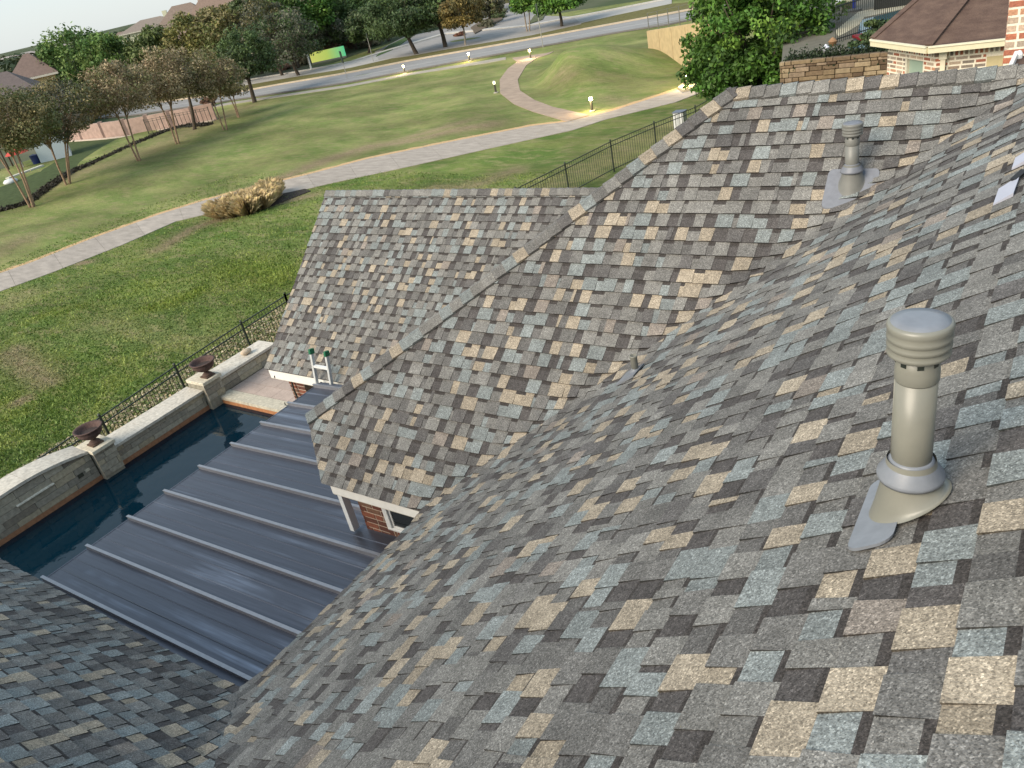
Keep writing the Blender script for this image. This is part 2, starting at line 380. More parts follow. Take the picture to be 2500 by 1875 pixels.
# brick laying: every brick its own object sharing a unit mesh
UB = {}
def unit_brick(c, m, key):
    if key not in UB:
        mb = MB(); mb.box((-.5, -.5, -.5), (.5, .5, .5), c); UB[key] = mesh('brick', mb.V, mb.F, [m], mb.T)
    return UB[key]
REDS = [(.17, .06, .038), (.21, .075, .045), (.13, .045, .03), (.16, .085, .055), (.11, .045, .032)]
MIXB = [(.42, .15, .085), (.36, .13, .08), (.27, .20, .15), (.23, .19, .155), (.48, .25, .15), (.17, .14, .12), (.42, .32, .24), (.52, .38, .28), (.36, .29, .23)]
def bricks(parent, P, u, n, wdt, z0, z1, pal, L=.19, H=.056, J=.015, key='r', holes=(), soldier=0, proud=.003, seed=0, cnt=None, name='brick'):
    """P (x,y) corner, u along the wall, n outward, bricks between heights z0 and z1"""
    r = random.Random(seed); u = Vector((*u, 0)).normalized(); n = Vector((*n, 0)).normalized(); P = Vector((*P, 0)); ang = math.atan2(u.y, u.x); row = 0; z = z1
    made = 0
    def put(x0, x1, za, zb):
        nonlocal made
        for h in holes:
            if x1 > h[0] and x0 < h[1] and zb > h[2] and za < h[3]:
                if x0 < h[0] - .04: x1 = h[0] - J / 2
                elif x1 > h[1] + .04: x0 = h[1] + J / 2
                else: return
        if x1 - x0 < .025: return
        k = r.randrange(len(pal)); me = unit_brick(pal[k], M_BRICK, key + str(k))
        o = obj(name, me, parent); c = P + u * ((x0 + x1) / 2) + n * (proud - .02 + r.uniform(0, .003)); c.z = (za + zb) / 2
        o.location = c; o.rotation_euler = (0, 0, ang); o.scale = (x1 - x0, .04, zb - za); made += 1
    if soldier:
        x = 0
        while x < wdt: put(x, min(x + H, wdt), z - soldier + J, z); x += H + J
        z -= soldier
    while z - H > z0:
        x = -(L + J) / 2 if row % 2 else 0
        while x < wdt:
            w_ = L if r.random() < .8 else L / 2
            put(max(x, 0), min(x + w_, wdt), z - H, z); x += w_ + J
        z -= H + J; row += 1
    return made
def quadwall(mb, P, Q, z0, z1, t, n):
    P = Vector((*P, 0)); Q = Vector((*Q, 0)); n = Vector((*n, 0)) * -t
    V = [(p.x, p.y, z) for z in (z0, z1) for p in (P, Q, Q + n, P + n)]
    return mb.add(V, [(0, 3, 2, 1), (4, 5, 6, 7), (0, 1, 5, 4), (1, 2, 6, 5), (2, 3, 7, 6), (3, 0, 4, 7)])
def wz(z): return z + HC
# walls: window wall at a = 4.1 (faces -a), side walls below the eaves
DECK = -8.0
mb = MB()
quadwall(mb, (-5.70, 4.1), (-5.36, 4.1), wz(DECK), wz(-4.22), .2, (0, -1))
quadwall(mb, (-5.36, 4.1), (-3.9, 4.1), wz(DECK), wz(-4.955), .2, (0, -1))
quadwall(mb, (-5.36, 4.1), (-3.9, 4.1), wz(-4.24), wz(-4.2), .2, (0, -1))
quadwall(mb, (-5.70, 4.3), (-5.70, 9.1), wz(DECK), wz(-3.95), .2, (-1, 0))
quadwall(mb, (-5.50, 9.1), (-.3, 9.1), wz(DECK), wz(-3.95), .2, (0, 1))
quadwall(mb, (-3.9, 1.3), (-3.9, 4.1), wz(DECK), wz(-4.28), .2, (-1, 0))
quadwall(mb, (-10.0, 1.2), (-3.7, 1.2), wz(DECK), wz(-4.28), .2, (0, 1))
hw = mb.build('wall', M_MORTAR_R, house)
bricks(hw, (-5.70, 4.1), (1, 0), (0, -1), .34, wz(-5.30), wz(-4.24), REDS, seed=2)
bricks(hw, (-5.36, 4.1), (1, 0), (0, -1), 1.4, wz(-5.26), wz(-4.965), REDS, L=.06, H=.2, seed=3)
bricks(hw, (-5.70, 5.2), (0, -1), (-1, 0), 1.1, wz(-5.2), wz(-4.3), REDS, seed=4)
# window in the brick wall
wf = MB(); z0, z1, x0, x1, y = wz(-4.955), wz(-4.24), -5.36, -3.95, 4.1
for lo, hi in (((x0, y - .012, z0), (x1, y + .035, z0 + .03)), ((x0, y - .012, z0 + .03), (x0 + .065, y + .035, z1)), ((x0 + .065, y + .01, z0 + .03), (x1, y + .032, z0 + .05)), ((x0 + .065, y + .01, z0 + .05), (x0 + .09, y + .032, z1))): wf.box(lo, hi, (.66, .67, .66))
win = wf.build('window', M_PAINT, house, bevel=.006)
g = MB(); g.box((x0 + .09, y + .022, z0 + .05), (x1, y + .03, z1)); g.build('pane', M_GLASS, win)
# fascia boards and drip edges
def fascia(parent, P, Q, z, n, h=.15, t=.03, soff=.35, name='fascia'):
    P = Vector((P[0], P[1], 0)); Q = Vector((Q[0], Q[1], 0)); n = Vector((*n, 0))
    m = MB(); V = [(p + n * k).to_tuple()[:2] + (zz,) for zz in (z - h, z) for p, k in ((P, 0), (Q, 0), (Q, -t), (P, -t))]
    m.add(V, [(0, 3, 2, 1), (4, 5, 6, 7), (0, 1, 5, 4), (1, 2, 6, 5), (2, 3, 7, 6), (3, 0, 4, 7)], (.78, .77, .73))
    V = [(p + n * k).to_tuple()[:2] + (zz,) for zz in (z - h - .012, z - h) for p, k in ((P, -.004), (Q, -.004), (Q, -soff), (P, -soff))]
    m.add(V, [(0, 3, 2, 1), (4, 5, 6, 7), (0, 1, 5, 4), (1, 2, 6, 5), (2, 3, 7, 6), (3, 0, 4, 7)], (.6, .57, .5))
    return m.build(name, M_PAINT, parent)
fascia(house, (-5.55, 3.75), (-4.30, 3.75), wz(ZE) - .03, (0, -1), .095)
fascia(house, (-4.30, 3.75), (-4.30, 1.62), wz(ZE) - .035, (-1, 0), .13)
fascia(house, (-4.33, 1.63), (-10.15, 1.63), wz(ZE) - .035, (0, 1), .13)
fascia(house, (-6.08, 4.35), (-6.08, 9.2), wz(-3.79), (-1, 0), .1, soff=.48)
# downspout at the wall corner
ds = MB(); ds.bar((-5.80, 4.02, wz(-5.02)), (-5.80, 4.02, wz(-4.38)), .085, .06, (.70, .72, .72))
dso = ds.build('downspout', M_PAINT, house, bevel=.004)

# ------------------------------------------------------------------ roof vents
def vent(B, label, n, ph, flange, sc=1.0, MV=None, MF=None):
    MV = MV or M_GREYV; MF = MF or M_GREYF
    t = thing('roof_vent', label, 'roof vent', W(B), 'grey painted flue vents on the roof'); c = W(B)
    def prof(l): return [(r * sc, z) for r, z in l]
    m = MB(); m.lathe(c, prof([(.0625, .02), (.0625, ph)]), 40)
    m.box((c.x - .0645 * sc, c.y - .004 - .0 , c.z + .13), (c.x - .061 * sc, c.y + .004, c.z + ph - .02))
    m.build('pipe', MV, t, True).data.polygons.foreach_set
    m = MB(); m.lathe(c, prof([(.0635, ph - .03), (.066, ph - .026), (.066, ph - .0), (.0645, ph + .004), (.064, ph + .05)]), 40); band = m.build('collar_band', MV, t, True)
    m = MB()
    for k in range(8):
        an = k * math.pi / 4 + .3; m.box((c.x + .064 * sc - .001, c.y - .008, c.z + ph + .020), (c.x + .0655 * sc, c.y + .006, c.z + ph + .030), rot=an, c=(c.x, c.y))
    m.build('slot', M_DARK, band)
    pr = [(.062, ph + .035), (.080, ph + .038)]
    for k in range(3):
        z = ph + .040 + k * .021; pr += [(.085 + k * .002, z), (.092 + k * .001, z + .006), (.092 + k * .001, z + .012), (.085 + k * .002, z + .019)]
    pr += [(.094, ph + .108), (.095, ph + .118), (.092, ph + .124), (.084, ph + .127)]
    m = MB(); m.lathe(c, prof(pr), 48); cp = m.build('cap', MV, t, True); m = MB(); m.lathe(c, prof([(.085, ph + .124), (.084, ph + .1275), (.05, ph + .130), (.001, ph + .131)]), 48); m.build('sheen_tinted_cap_top', MF, cp, True)  # cap top takes the bluer grey, its reflection painted in
    m = MB(); m.lathe(c, prof([(.0635, .165), (.068, .160), (.104, .118), (.106, .112), (.103, .104), (.07, .108)]), 48); m.build('storm_collar', MF, t, True)
    # base cone, sheared onto the slope
    m = MB(); N = 40; V = []; F = []
    for i, (r, hh) in enumerate(((.076, .14), (.090, .10), (.110, .05), (.122, .02), (.127, .0))):
        for k in range(N):
            th = 2 * math.pi * k / N; x, y = r * sc * math.cos(th), r * sc * math.sin(th)
            zz = -(n[1] * x + n[0] * y) / n[2]; f = [0, .25, .62, .9, 1][i]
            V.append((c.x + x, c.y + y, c.z + hh * (1 - f) * 1.0 + zz * f + .022))
    for i in range(4):
        for k in range(N): F.append((i * N + k, i * N + (k + 1) % N, (i + 1) * N + (k + 1) % N, (i + 1) * N + k))
    m.add(V, F); m.build('base_cone', MV, t, True)
    # flange plate lying on the shingles: rounded rectangle in plan
    a0, a1, b0, b1 = flange; rr = .035; pts = []
    for (ca, cb, st) in ((a1 - rr, b1 - rr, 0), (a0 + rr, b1 - rr, 90), (a0 + rr, b0 + rr, 180), (a1 - rr, b0 + rr, 270)):
        for k in range(6):
            th = math.radians(st + k * 18); pts.append((ca + rr * math.cos(th), cb + rr * math.sin(th)))
    V = []
    for h in (.026, .016):
        for pa, pb in pts:
            zz = -(n[0] * pa + n[1] * pb) / n[2]; V.append((c.x + pb, c.y + pa, c.z + zz + h))
    k = len(pts); m = MB(); m.add(V, [tuple(range(k))[::-1], tuple(range(k, 2 * k))] + [(i, (i + 1) % k, k + (i + 1) % k, k + i) for i in range(k)])
    m.build('flange', MF, t)
    return t
def onR(a, bb): return np.array([a, bb, RS.z(a, bb)])
def onM(a, bb): return np.array([a, bb, MS.z(a, bb)])
Bv = onp(2217, 1238, np.array([0, -PR, 1.]), ZE + PR * 4.33)
vent(Bv, 'large grey round flue pipe with ribbed cap nearest the camera', RS.n, .425, (-.165, .15, -.118, -.01), .755)
Bv = onp(2079, 452, np.array([-PM, 0, 1.]), ZE - PM * 3.72)
vent(Bv, 'smaller-looking grey flue pipe on the far slope under the ridge', MS.n, .33, (-.16, .08, -.18, .18), .76, flat('far_vent_grey_paint', (.175, .175, .16), .45, 9, .12, .0006, .5), flat('far_flashing_paint', (.17, .18, .205), .5, 25, .12, .0008, .5))
Bv = onp(1552, 912, np.array([0, -PR, 1.]), ZE + PR * 4.33)
t = thing('vent_pipe', 'short thin grey plumbing pipe beside the valley', 'pipe', W(Bv)); c = W(Bv)
m = MB(); m.lathe(c, [(.027, -.05), (.027, .145), (.030, .150), (.030, .157), (.024, .160), (.022, .12), (.001, .12)], 20); m.build('pipe', M_GREYV, t, True)
m = MB(); m.lathe(c, [(.05, -.02), (.045, .01), (.036, .03), (.030, .045), (.0275, .05)], 20); m.build('boot', M_GREYF, t, True)
m = MB(); V = []
for h in (.022, .006):
    for pa, pb in ((-.13, -.11), (.06, -.11), (.06, .05), (-.13, .05)): V.append((c.x + pb, c.y + pa, c.z + PR * pb + h + .012))
m.add(V, [(3, 2, 1, 0), (4, 5, 6, 7), (0, 1, 5, 4), (1, 2, 6, 5), (2, 3, 7, 6), (3, 0, 4, 7)]); m.build('flange', M_GREYF, t)
# pale patches of sheet flashing at the right edge
for i, (pa, pb, sa, sb, lab) in enumerate(((4.27, -.262, .26, .075, 'pale lilac metal flashing patch with a dark slot on the roof, right edge'), (4.72, -.232, .2, .075, 'pale metal flashing patch farther up the roof at the right edge'))):
    p = onR(pa, pb); t = thing('flashing_patch', lab, 'flashing', W(p)); c = W(p); m = MB(); V = []
    for h in (.026, .006):
        for x, y in ((-sb / 2, -sa / 2), (sb / 2, -sa * .42), (sb * .55, sa / 2), (-sb * .5, sa * .36)): V.append((c.x + x, c.y + y, c.z + PR * x + h))
    m.add(V, [(0, 1, 2, 3), (7, 6, 5, 4), (0, 4, 5, 1), (1, 5, 6, 2), (2, 6, 7, 3), (3, 7, 4, 0)], (.42, .43, .50)); m.build('plate', M_PAINT, t)
    if i == 0:
        m = MB(); m.bar((c.x + .02, c.y + .10, c.z + .041), (c.x + .055, c.y + .17, c.z + .065), .03, .012, (.02, .02, .02)); m.build('slot', M_PAINT, t)
# ------------------------------------------------------------------ far wing (pavilion roof)
wing = thing('pool_pavilion', 'brick-posted pavilion by the pool under a steep gabled shingle roof', 'pavilion', W((9.3, -8, DECK)))
SE = (6.69, -5.2)
FS = Slope((6.69, -10.45, -5.2), (0, 1), (1, 0), PM, [(6.69, -10.46), (6.69, -5.95), (9.07, -4.85), (9.07, -10.46)], .1285)
FB = Slope((11.45, -10.45, -5.2), (0, 1), (-1, 0), PM, [(11.45, -10.46), (11.45, -5.95), (9.07, -4.85), (9.07, -10.46)], .1285)
f1 = FS.sheet('roof_slope', wing); f2 = FB.sheet('roof_slope', wing)
lay([(FS, False), (FB, False)], [f1, f2], wing, 31)
zr2 = FS.z(9.07, -8)
caps((9.07, -10.46, zr2), (9.07, -4.85, zr2), FS.n, FB.n, wing, .115, .125, 9)
fascia(wing, (-10.42, 6.72), (-5.75, 6.72), wz(-5.2) - .03, (0, -1), .15)
fascia(wing, (-10.42, 11.42), (-5.75, 11.42), wz(-5.2) - .03, (0, 1), .15)
m = MB(); m.add([(-10.40, 6.8, wz(-5.25)), (-10.40, 11.3, wz(-5.25)), (-10.40, 9.07, wz(-3.16)), (-10.30, 6.8, wz(-5.25)), (-10.30, 11.3, wz(-5.25)), (-10.30, 9.07, wz(-3.16))], [(0, 2, 1), (3, 4, 5), (0, 1, 4, 3), (1, 2, 5, 4), (2, 0, 3, 5)], (.6, .55, .45)); m.build('gable', M_PAINT, wing)
def column(px, py, w=.36, det=True, seed=1, parent=wing):
    m = MB(); m.box((px, py, wz(DECK)), (px + w, py + w, wz(-5.37))); c = m.build('column', M_MORTAR_R, parent)
    if det:
        bricks(c, (px, py), (1, 0), (0, -1), w, wz(-6.6), wz(-5.38), REDS, seed=seed, L=.17)
        bricks(c, (px, py + w), (0, -1), (-1, 0), w, wz(-6.6), wz(-5.38), REDS, seed=seed + 1, L=.17)
    return c
column(-10.26, 6.9); column(-10.26, 10.7, det=False); column(-8.2, 10.7, det=False)
m = MB(); quadwall(m, (-9.1, 9.0), (-5.7, 9.0), wz(DECK), wz(-4.6), .2, (0, -1)); m.build('wall', M_MORTAR_R, wing)
# security light under the fascia, cable and hook on the column
p = W(onp(670, 909, np.array([1., 0, 0]), 6.80)); t = thing('soffit_lamp', 'small white round lamp under the pavilion eave corner', 'lamp', p)
m = MB(); m.tube([p + Vector((0, 0, .12)), p], .02, 8, (.7, .7, .66)); m.tube([p, p + Vector((.10, -.05, -.03))], [.045, .05], 14, (.75, .73, .68)); m.tube([p + Vector((.101, -.0505, -.0303)), p + Vector((.106, -.053, -.032))], .042, 14, (.05, .035, .03)); m.build('housing', M_PAINT, t, False)
q = W((6.95, -9.98, -5.4)); t = thing('drop_cable', 'black cable curving down the brick column', 'cable', q)
m = MB(); m.tube([(-10.13, 6.87, wz(-5.37)), (-10.12, 6.84, wz(-5.65)), (-10.07, 6.82, wz(-5.9)), (-9.98, 6.82, wz(-6.1)), (-9.93, 6.84, wz(-6.6))], .016, 6); m.build('cable', M_DARK, t)
hp = W(onp(703, 988, np.array([1., 0, 0]), 6.62)); t = thing('plant_hook', 'thin black wrought iron hook reaching out over the pool edge', 'hook', hp)
e = Vector((-9.98, 6.9, wz(-5.82))); m = MB()
m.tube([e, e.lerp(hp, .55) + Vector((0, 0, .02)), hp + Vector((.05, .02, .02)), hp + Vector((-.01, -.01, -.01)), hp + Vector((-.045, -.02, .0)), hp + Vector((-.035, -.02, .045))], .009, 6); m.build('rod', M_DARK, t)
# ladder leaning on the fascia
lt = thing('ladder', 'aluminium ladder with green end caps leaning on the pavilion eave', 'ladder', W((6.1, -9.0, DECK)))
X0, X1 = -9.13, -8.80
def lad(x, s): return Vector((x, 6.60 + .14 * s - .0, wz(-4.72) - (1 - s) * 0 - 0)) if False else None
top = 6.70; bot = 6.05
def lp(x, z): f = (z - DECK) / (-4.72 - DECK); return Vector((x, bot + (top - bot) * f, wz(z)))
for x in (X0, X1):
    m = MB(); m.bar(lp(x, DECK), lp(x, -4.74), .02, .05, (.50, .51, .50), up=(0, 1, 0)); m.bar(lp(x - .016, DECK), lp(x - .016, -4.74), .010, .055, (.75, .76, .75), up=(0, 1, 0)); r_ = m.build('rail', M_PAINT, lt)
    m = MB(); m.bar(lp(x - .004, -4.76), lp(x - .004, -4.68), .045, .09, (.01, .13, .06), up=(0, 1, 0)); m.build('end_cap', M_PAINT, r_, bevel=.008)
z = -4.95
while z > DECK: m = MB(); m.bar(lp(X0, z), lp(X1, z), .045, .035, (.72, .73, .72)); m.build('rung', M_PAINT, lt); z -= .30
# ------------------------------------------------------------------ standing-seam patio cover
pc = thing('patio_cover', 'blue-grey standing seam metal patio roof sloping to the pool', 'patio roof', W((4.3, -7.5, DECK)))
MZ = lambda bb: -5.2 + .045 * (bb + 9.03)
ribs = [2.12, 2.68, 3.24, 3.775, 4.325, 4.87, 5.41, 5.945, 6.47]
edges = [1.5] + ribs + [6.62]
for i in range(len(edges) - 1):
    a0, a1 = edges[i] + .004, edges[i + 1] - .004; V = []; bR = -4.0 if a1 < 4.1 else (-4.0 if a0 < 3.9 else -5.72)
    if a0 < 4.1 < a1: a1c = a1
    xs = [a0, a0 + (a1 - a0) * .32, a0 + (a1 - a0) * .335, a0 + (a1 - a0) * .35, a0 + (a1 - a0) * .65, a0 + (a1 - a0) * .665, a0 + (a1 - a0) * .68, a1]
    hs_ = [0, 0, .005, 0, 0, .005, 0, 0]
    if a0 < 4.1 and a1 > 4.1: bR = -5.72 if a1 - 4.1 > .3 else -4.0
    for bb in (-9.03, bR):
        for xa, h in zip(xs, hs_): V.append((bb, xa, wz(MZ(bb)) + h))
    k = len(xs)
    for bb in (-9.03, bR):
        for xa in (a0, a1): V.append((bb, xa, wz(MZ(bb)) - .05))
    F = [(j, j + 1, k + j + 1, k + j)[::-1] for j in range(k - 1)] + [tuple(range(k))[::-1] + (2 * k, 2 * k + 1), (2 * k, 2 * k + 2, 2 * k + 3, 2 * k + 1), (0, k, 2 * k + 2, 2 * k), (k - 1, 2 * k + 1, 2 * k + 3, 2 * k - 1)]
    m = MB(); m.add(V, F); m.build('panel', M_METAL, pc)
# strip of cover between the wall corner and the panel that runs beside it
m = MB(); V = [(-5.72, 3.78, wz(MZ(-5.72))), (-4.0, 3.78, wz(MZ(-4.0))), (-4.0, 4.098, wz(MZ(-4.0))), (-5.72, 4.098, wz(MZ(-5.72)))]
m.add([Vector(v) - Vector((0, 0, .003)) for v in V] + [Vector(v) - Vector((0, 0, .05)) for v in V], [(0, 1, 2, 3), (7, 6, 5, 4), (0, 4, 5, 1), (1, 5, 6, 2), (2, 6, 7, 3), (3, 7, 4, 0)]); m.build('flashing', M_METAL, pc)
for a_ in ribs:
    m = MB(); bR = -4.02 if a_ < 4.1 else -5.74
    m.bar((-9.05, a_, wz(MZ(-9.05)) + .022), (bR, a_, wz(MZ(bR)) + .022),   .028, .044); m.bar((-9.06, a_, wz(MZ(-9.06)) + .046), (bR, a_, wz(MZ(bR)) + .046), .036, .008)
    m.build('seam', M_SEAM, pc)
m = MB(); m.bar((-9.045, 1.5, wz(-5.235)), (-9.045, 6.62, wz(-5.235)), .025, .075); m.build('drip_edge', M_METAL, pc)
m = MB(); m.bar((-8.9, 1.5, wz(-5.36)), (-8.9, 6.6, wz(-5.36)), .12, .18, (.5, .47, .4)); m.build('beam', M_PAINT, pc)
for ya in (1.9, 4.3, 6.5): m = MB(); m.box((-8.98, ya - .08, wz(DECK)), (-8.82, ya + .08, wz(-5.45)), (.5, .47, .4)); m.build('post', M_PAINT, pc)
# ------------------------------------------------------------------ ground, paths, roads
def seg_d(px, py, line):
    best = 1e9
    for (x0, y0), (x1, y1) in zip(line[:-1], line[1:]):
        dx, dy = x1 - x0, y1 - y0; t = np.clip(((px - x0) * dx + (py - y0) * dy) / (dx * dx + dy * dy + 1e-9), 0, 1)
        best = np.minimum(best, np.hypot(px - x0 - t * dx, py - y0 - t * dy))
    return best
def GP(L): return [gp(u, v) for u, v in L]
near_e = GP([(-330, 850), (0, 712), (130, 665), (300, 598), (430, 541), (545, 514), (700, 474), (800, 450), (1000, 407), (1200, 362), (1400, 318), (1480, 292), (1650, 250), (1740, 215), (1790, 200)])
far_e = GP([(-330, 806), (0, 668), (81, 640), (225, 583), (390, 524), (500, 490), (660, 449), (740, 430), (900, 388), (1100, 347), (1300, 308), (1385, 298), (1500, 270), (1640, 225), (1760, 188)])
mid = [((a[0] + b_[0]) / 2, (a[1] + b_[1]) / 2) for a, b_ in zip(near_e, far_e)]
sw_l = GP([(1330, 131), (1250, 142), (1262, 152), (1240, 168), (1220, 195), (1221, 228), (1255, 255), (1300, 273), (1385, 298)])
sw_r = GP([(1352, 126), (1340, 133), (1310, 143), (1285, 160), (1264, 195), (1270, 222), (1305, 245), (1350, 262), (1440, 282)])
sw_m = [((a[0] + b_[0]) / 2, (a[1] + b_[1]) / 2) for a, b_ in zip(sw_l, sw_r)]
rd_n = GP([(-100, 320), (330, 282), (560, 247), (700, 226), (850, 203), (1000, 174), (1250, 128), (1500, 82), (1650, 58), (1800, 25)])
rd_f = GP([(-100, 290), (330, 258), (560, 230), (700, 205), (850, 180), (1000, 150), (1250, 106), (1500, 60), (1680, 27), (1830, -5)])
walk_n = GP([(330, 292), (560, 256), (700, 235), (850, 213), (1000, 184), (1235, 146)])
walk_f = GP([(330, 288), (560, 251), (700, 230), (850, 208), (1000, 179), (1235, 140)])
r2_n = GP([(-100, 272), (330, 247), (560, 216), (700, 192), (850, 168), (1000, 134), (1130, 113), (1300, 85), (1500, 39), (1640, 10)])
r2_f = GP([(-100, 262), (330, 236), (560, 205), (700, 182), (850, 156), (925, 133), (1090, 85), (1290, 66), (1500, 26), (1640, -2)])
tree_line = GP([(-150, 560), (80, 500), (175, 440), (345, 385), (437, 340), (480, 310), (582, 280), (640, 245)])
mound = GP([(1430, 185)])[0]
def ghz(x, y):
    """height of the lawn above G"""
    d = np.minimum(np.minimum(seg_d(x, y, mid), seg_d(x, y, sw_m)), np.minimum(seg_d(x, y, rd_n), seg_d(x, y, tree_line)))
    for ln_ in (rd_f, r2_n, r2_f, GP([(920, 140), (1000, 90), (1170, 42), (1300, 20)]), GP([(1300, 60), (1480, 20)])): d = np.minimum(d, seg_d(x, y, ln_))
    d = np.minimum(d, seg_d(x, y, [(-17, -5), (-17, 14), (-15, 36)])); k = np.clip((d - 2.6) / 4, 0, 1); k = k * k * (3 - 2 * k)
    n = np.sin(x * .31 + 1.3 * np.sin(y * .17)) * np.cos(y * .23 + .8 * np.sin(x * .21 + 2)) * .16
    far = np.clip((95 - y) / 20, 0, 1) * np.clip((110 + x) / 20, 0, 1)
    mo = 1.9 * np.exp(-(((x - mound[0]) / 4.8) ** 2 + ((y - mound[1]) / 5.5) ** 2))
    k2 = np.clip((np.minimum(seg_d(x, y, mid), seg_d(x, y, sw_m)) - 1.6) / 2.5, 0, 1)
    return (n * k + mo * k2 * k2 * (3 - 2 * k2)) * far
# dry and bright patches of turf: (pixel on the lawn, radius m, strength)
def strip(L, wdt, s): return ('s', GP(L), wdt, s)
DRY = [strip([(760, 478), (640, 505), (540, 535), (470, 560), (390, 610)], .55, .9), strip([(640, 505), (540, 540)], .5, .6),
       strip([(600, 470), (760, 405), (900, 355), (1010, 340), (1110, 318), (1200, 305)], .95, .95), strip([(850, 375), (1000, 330), (1130, 300)], .9, .8), strip([(-60, 640), (60, 590)], 1.2, .6),
       strip([(30, 870), (70, 900), (120, 935)], .5, .8), strip([(60, 975), (45, 985)], .25, 1.5), strip([(200, 642), (215, 640)], .3, 1.2), strip([(1060, 455), (1160, 448), (1250, 410)], .8, .7), strip([(1040, 460), (1080, 458)], .4, .9),
       strip([(1300, 470), (1420, 420), (1560, 350), (1650, 300)], 1.4, .45), strip([(-100, 520), (80, 470), (175, 430), (345, 375), (437, 335), (500, 300), (600, 262)], 2.2, .55),
       strip([(1370, 210), (1395, 218)], .4, .6), strip([(1480, 240), (1530, 250)], .5, .6), strip([(760, 235), (1000, 210), (1110, 190)], 1.0, .22), strip([(-20, 760), (60, 720)], 1.0, .4), strip([(240, 800), (500, 830)], .8, .25)]
BRI = [strip([(370, 760), (450, 735), (490, 715)], .45, 1.), strip([(100, 780), (200, 760)], .6, .5), strip([(560, 660), (690, 680)], 1.2, .7), strip([(0, 1000), (150, 960)], 2, .3), strip([(400, 700), (300, 720)], 1.5, .3)]
def paint(x, y):
    dry = np.zeros_like(x); br = np.zeros_like(x)
    for arr, lst in ((dry, DRY), (br, BRI)):
        for _, L, w_, s in lst: arr[:] = np.maximum(arr, s * np.exp(-(seg_d(x, y, L) / w_) ** 2 * .9))
    return dry, br
nx_, ny_ = 260, 300
gx = np.linspace(-78, 14, nx_); gy = np.linspace(-14, 92, ny_); X, Y = np.meshgrid(gx, gy)
dry, br = paint(X, Y); Zg = ghz(X, Y)
inner = (X > -16.6) & (Y > -14) & (Y < 16) ; Zg = np.where(inner, -.9, Zg)
V = np.stack([X, Y, Zg], -1).reshape(-1, 3); idx = np.arange(nx_ * ny_).reshape(ny_, nx_)
Q = np.stack([idx[:-1, :-1], idx[:-1, 1:], idx[1:, 1:], idx[1:, :-1]], -1).reshape(-1, 4)
def mk_grass(name):
    b = NB(name, .95, .15)
    a = b.n('ShaderNodeAttribute'); a.attribute_name = 'turf'; sep = b.n('ShaderNodeSeparateColor'); b.link(a.outputs['Color'], sep.inputs[0])
    n1 = b.noise(.22, 5, stretch=((1, 2.2, 1), (0, 0, .9))); n2 = b.noise(2.3, 6, stretch=((1, 2.4, 1), (0, 0, .95)), rough=.65); n3 = b.noise(16, 4, rough=.7); n4 = b.noise(.9, 4, stretch=((1, 2.5, 1), (0, 0, 1.0)))
    c = b.mix(b.ramp(n1, [(.40, 0.), (.60, 1.)]), (.105, .168, .036), (.19, .225, .065))
    c = b.mix(sep.outputs[2], c, b.mix(b.ramp(n1, [(.40, 0.), (.60, 1.)]), (.175, .22, .065), (.27, .28, .105)))
    c = b.mix(b.ramp(n4, [(.48, 0.), (.68, .75)]), c, (.28, .25, .12))
    c = b.mix(sep.outputs[1], c, (.19, .225, .035))
    th = b.n('ShaderNodeMath', operation='MULTIPLY'); b.link(b.ramp(n2, [(.25, .35), (.7, 1.25)]), th.inputs[0]); b.link(sep.outputs[0], th.inputs[1])
    c = b.mix(th.outputs[0], c, b.mix(b.ramp(n3, [(.4, 0.), (.6, 1.)]), (.24, .175, .11), (.33, .25, .16)))
    n5 = b.noise(.16, 3, stretch=((1, 1.6, 1), (0, 0, .9))); c = b.mix(1, c, b.ramp(n5, [(.38, .72), (.62, 1.10)]), 'MULTIPLY'); c = b.mix(1, c, b.ramp(n2, [(.25, .76), (.5, 1.), (.75, 1.2)]), 'MULTIPLY'); c = b.mix(1, c, b.ramp(n3, [(.25, .8), (.75, 1.18)]), 'MULTIPLY')
    b.col(c)
    add = b.n('ShaderNodeMath', operation='ADD'); b.link(n2, add.inputs[0]); b.link(n3, add.inputs[1]); b.bump(add.outputs[0], .10, .7); return b.m
M_GRASS = mk_grass('turf')
lm = mesh_np('lawn', V, Q, [M_GRASS], smooth=True)
at = lm.color_attributes.new('turf', 'FLOAT_COLOR', 'POINT'); cc = np.zeros((len(V), 4), np.float32); cc[:, 0] = dry.ravel(); cc[:, 1] = br.ravel(); 
def beyond(px, py):
    bd = np.full_like(px, 1e9); sg = np.zeros_like(px)
    for (x0, y0), (x1, y1) in zip(mid[:-1], mid[1:]):
        dx, dy = x1 - x0, y1 - y0; t = np.clip(((px - x0) * dx + (py - y0) * dy) / (dx * dx + dy * dy), 0, 1); d = np.hypot(px - x0 - t * dx, py - y0 - t * dy); c_ = (dx * (py - y0) - dy * (px - x0)); sg = np.where(d < bd, np.sign(c_) * d, sg); bd = np.minimum(bd, d)
    return np.clip(sg / 1.5, 0, 1)
cc[:, 2] = beyond(X, Y).ravel() * .85; cc[:, 3] = 1
at.data.foreach_set('color', cc.ravel())
struct(obj('lawn', lm))
b = NB('far_country', .95, .1); n = b.noise(.012, 6); n2 = b.noise(.09, 4)
b.col(b.mix(b.ramp(n, [(.4, 0.), (.6, 1.)]), (.05, .07, .03), b.mix(b.ramp(n2, [(.4, 0.), (.6, 1.)]), (.13, .13, .09), (.07, .09, .045)))); M_FAR = b.m
m = MB(); m.box((-7000, -3000, -1.6), (7000, 8000, -1.0)); struct(m.build('ground', M_FAR))
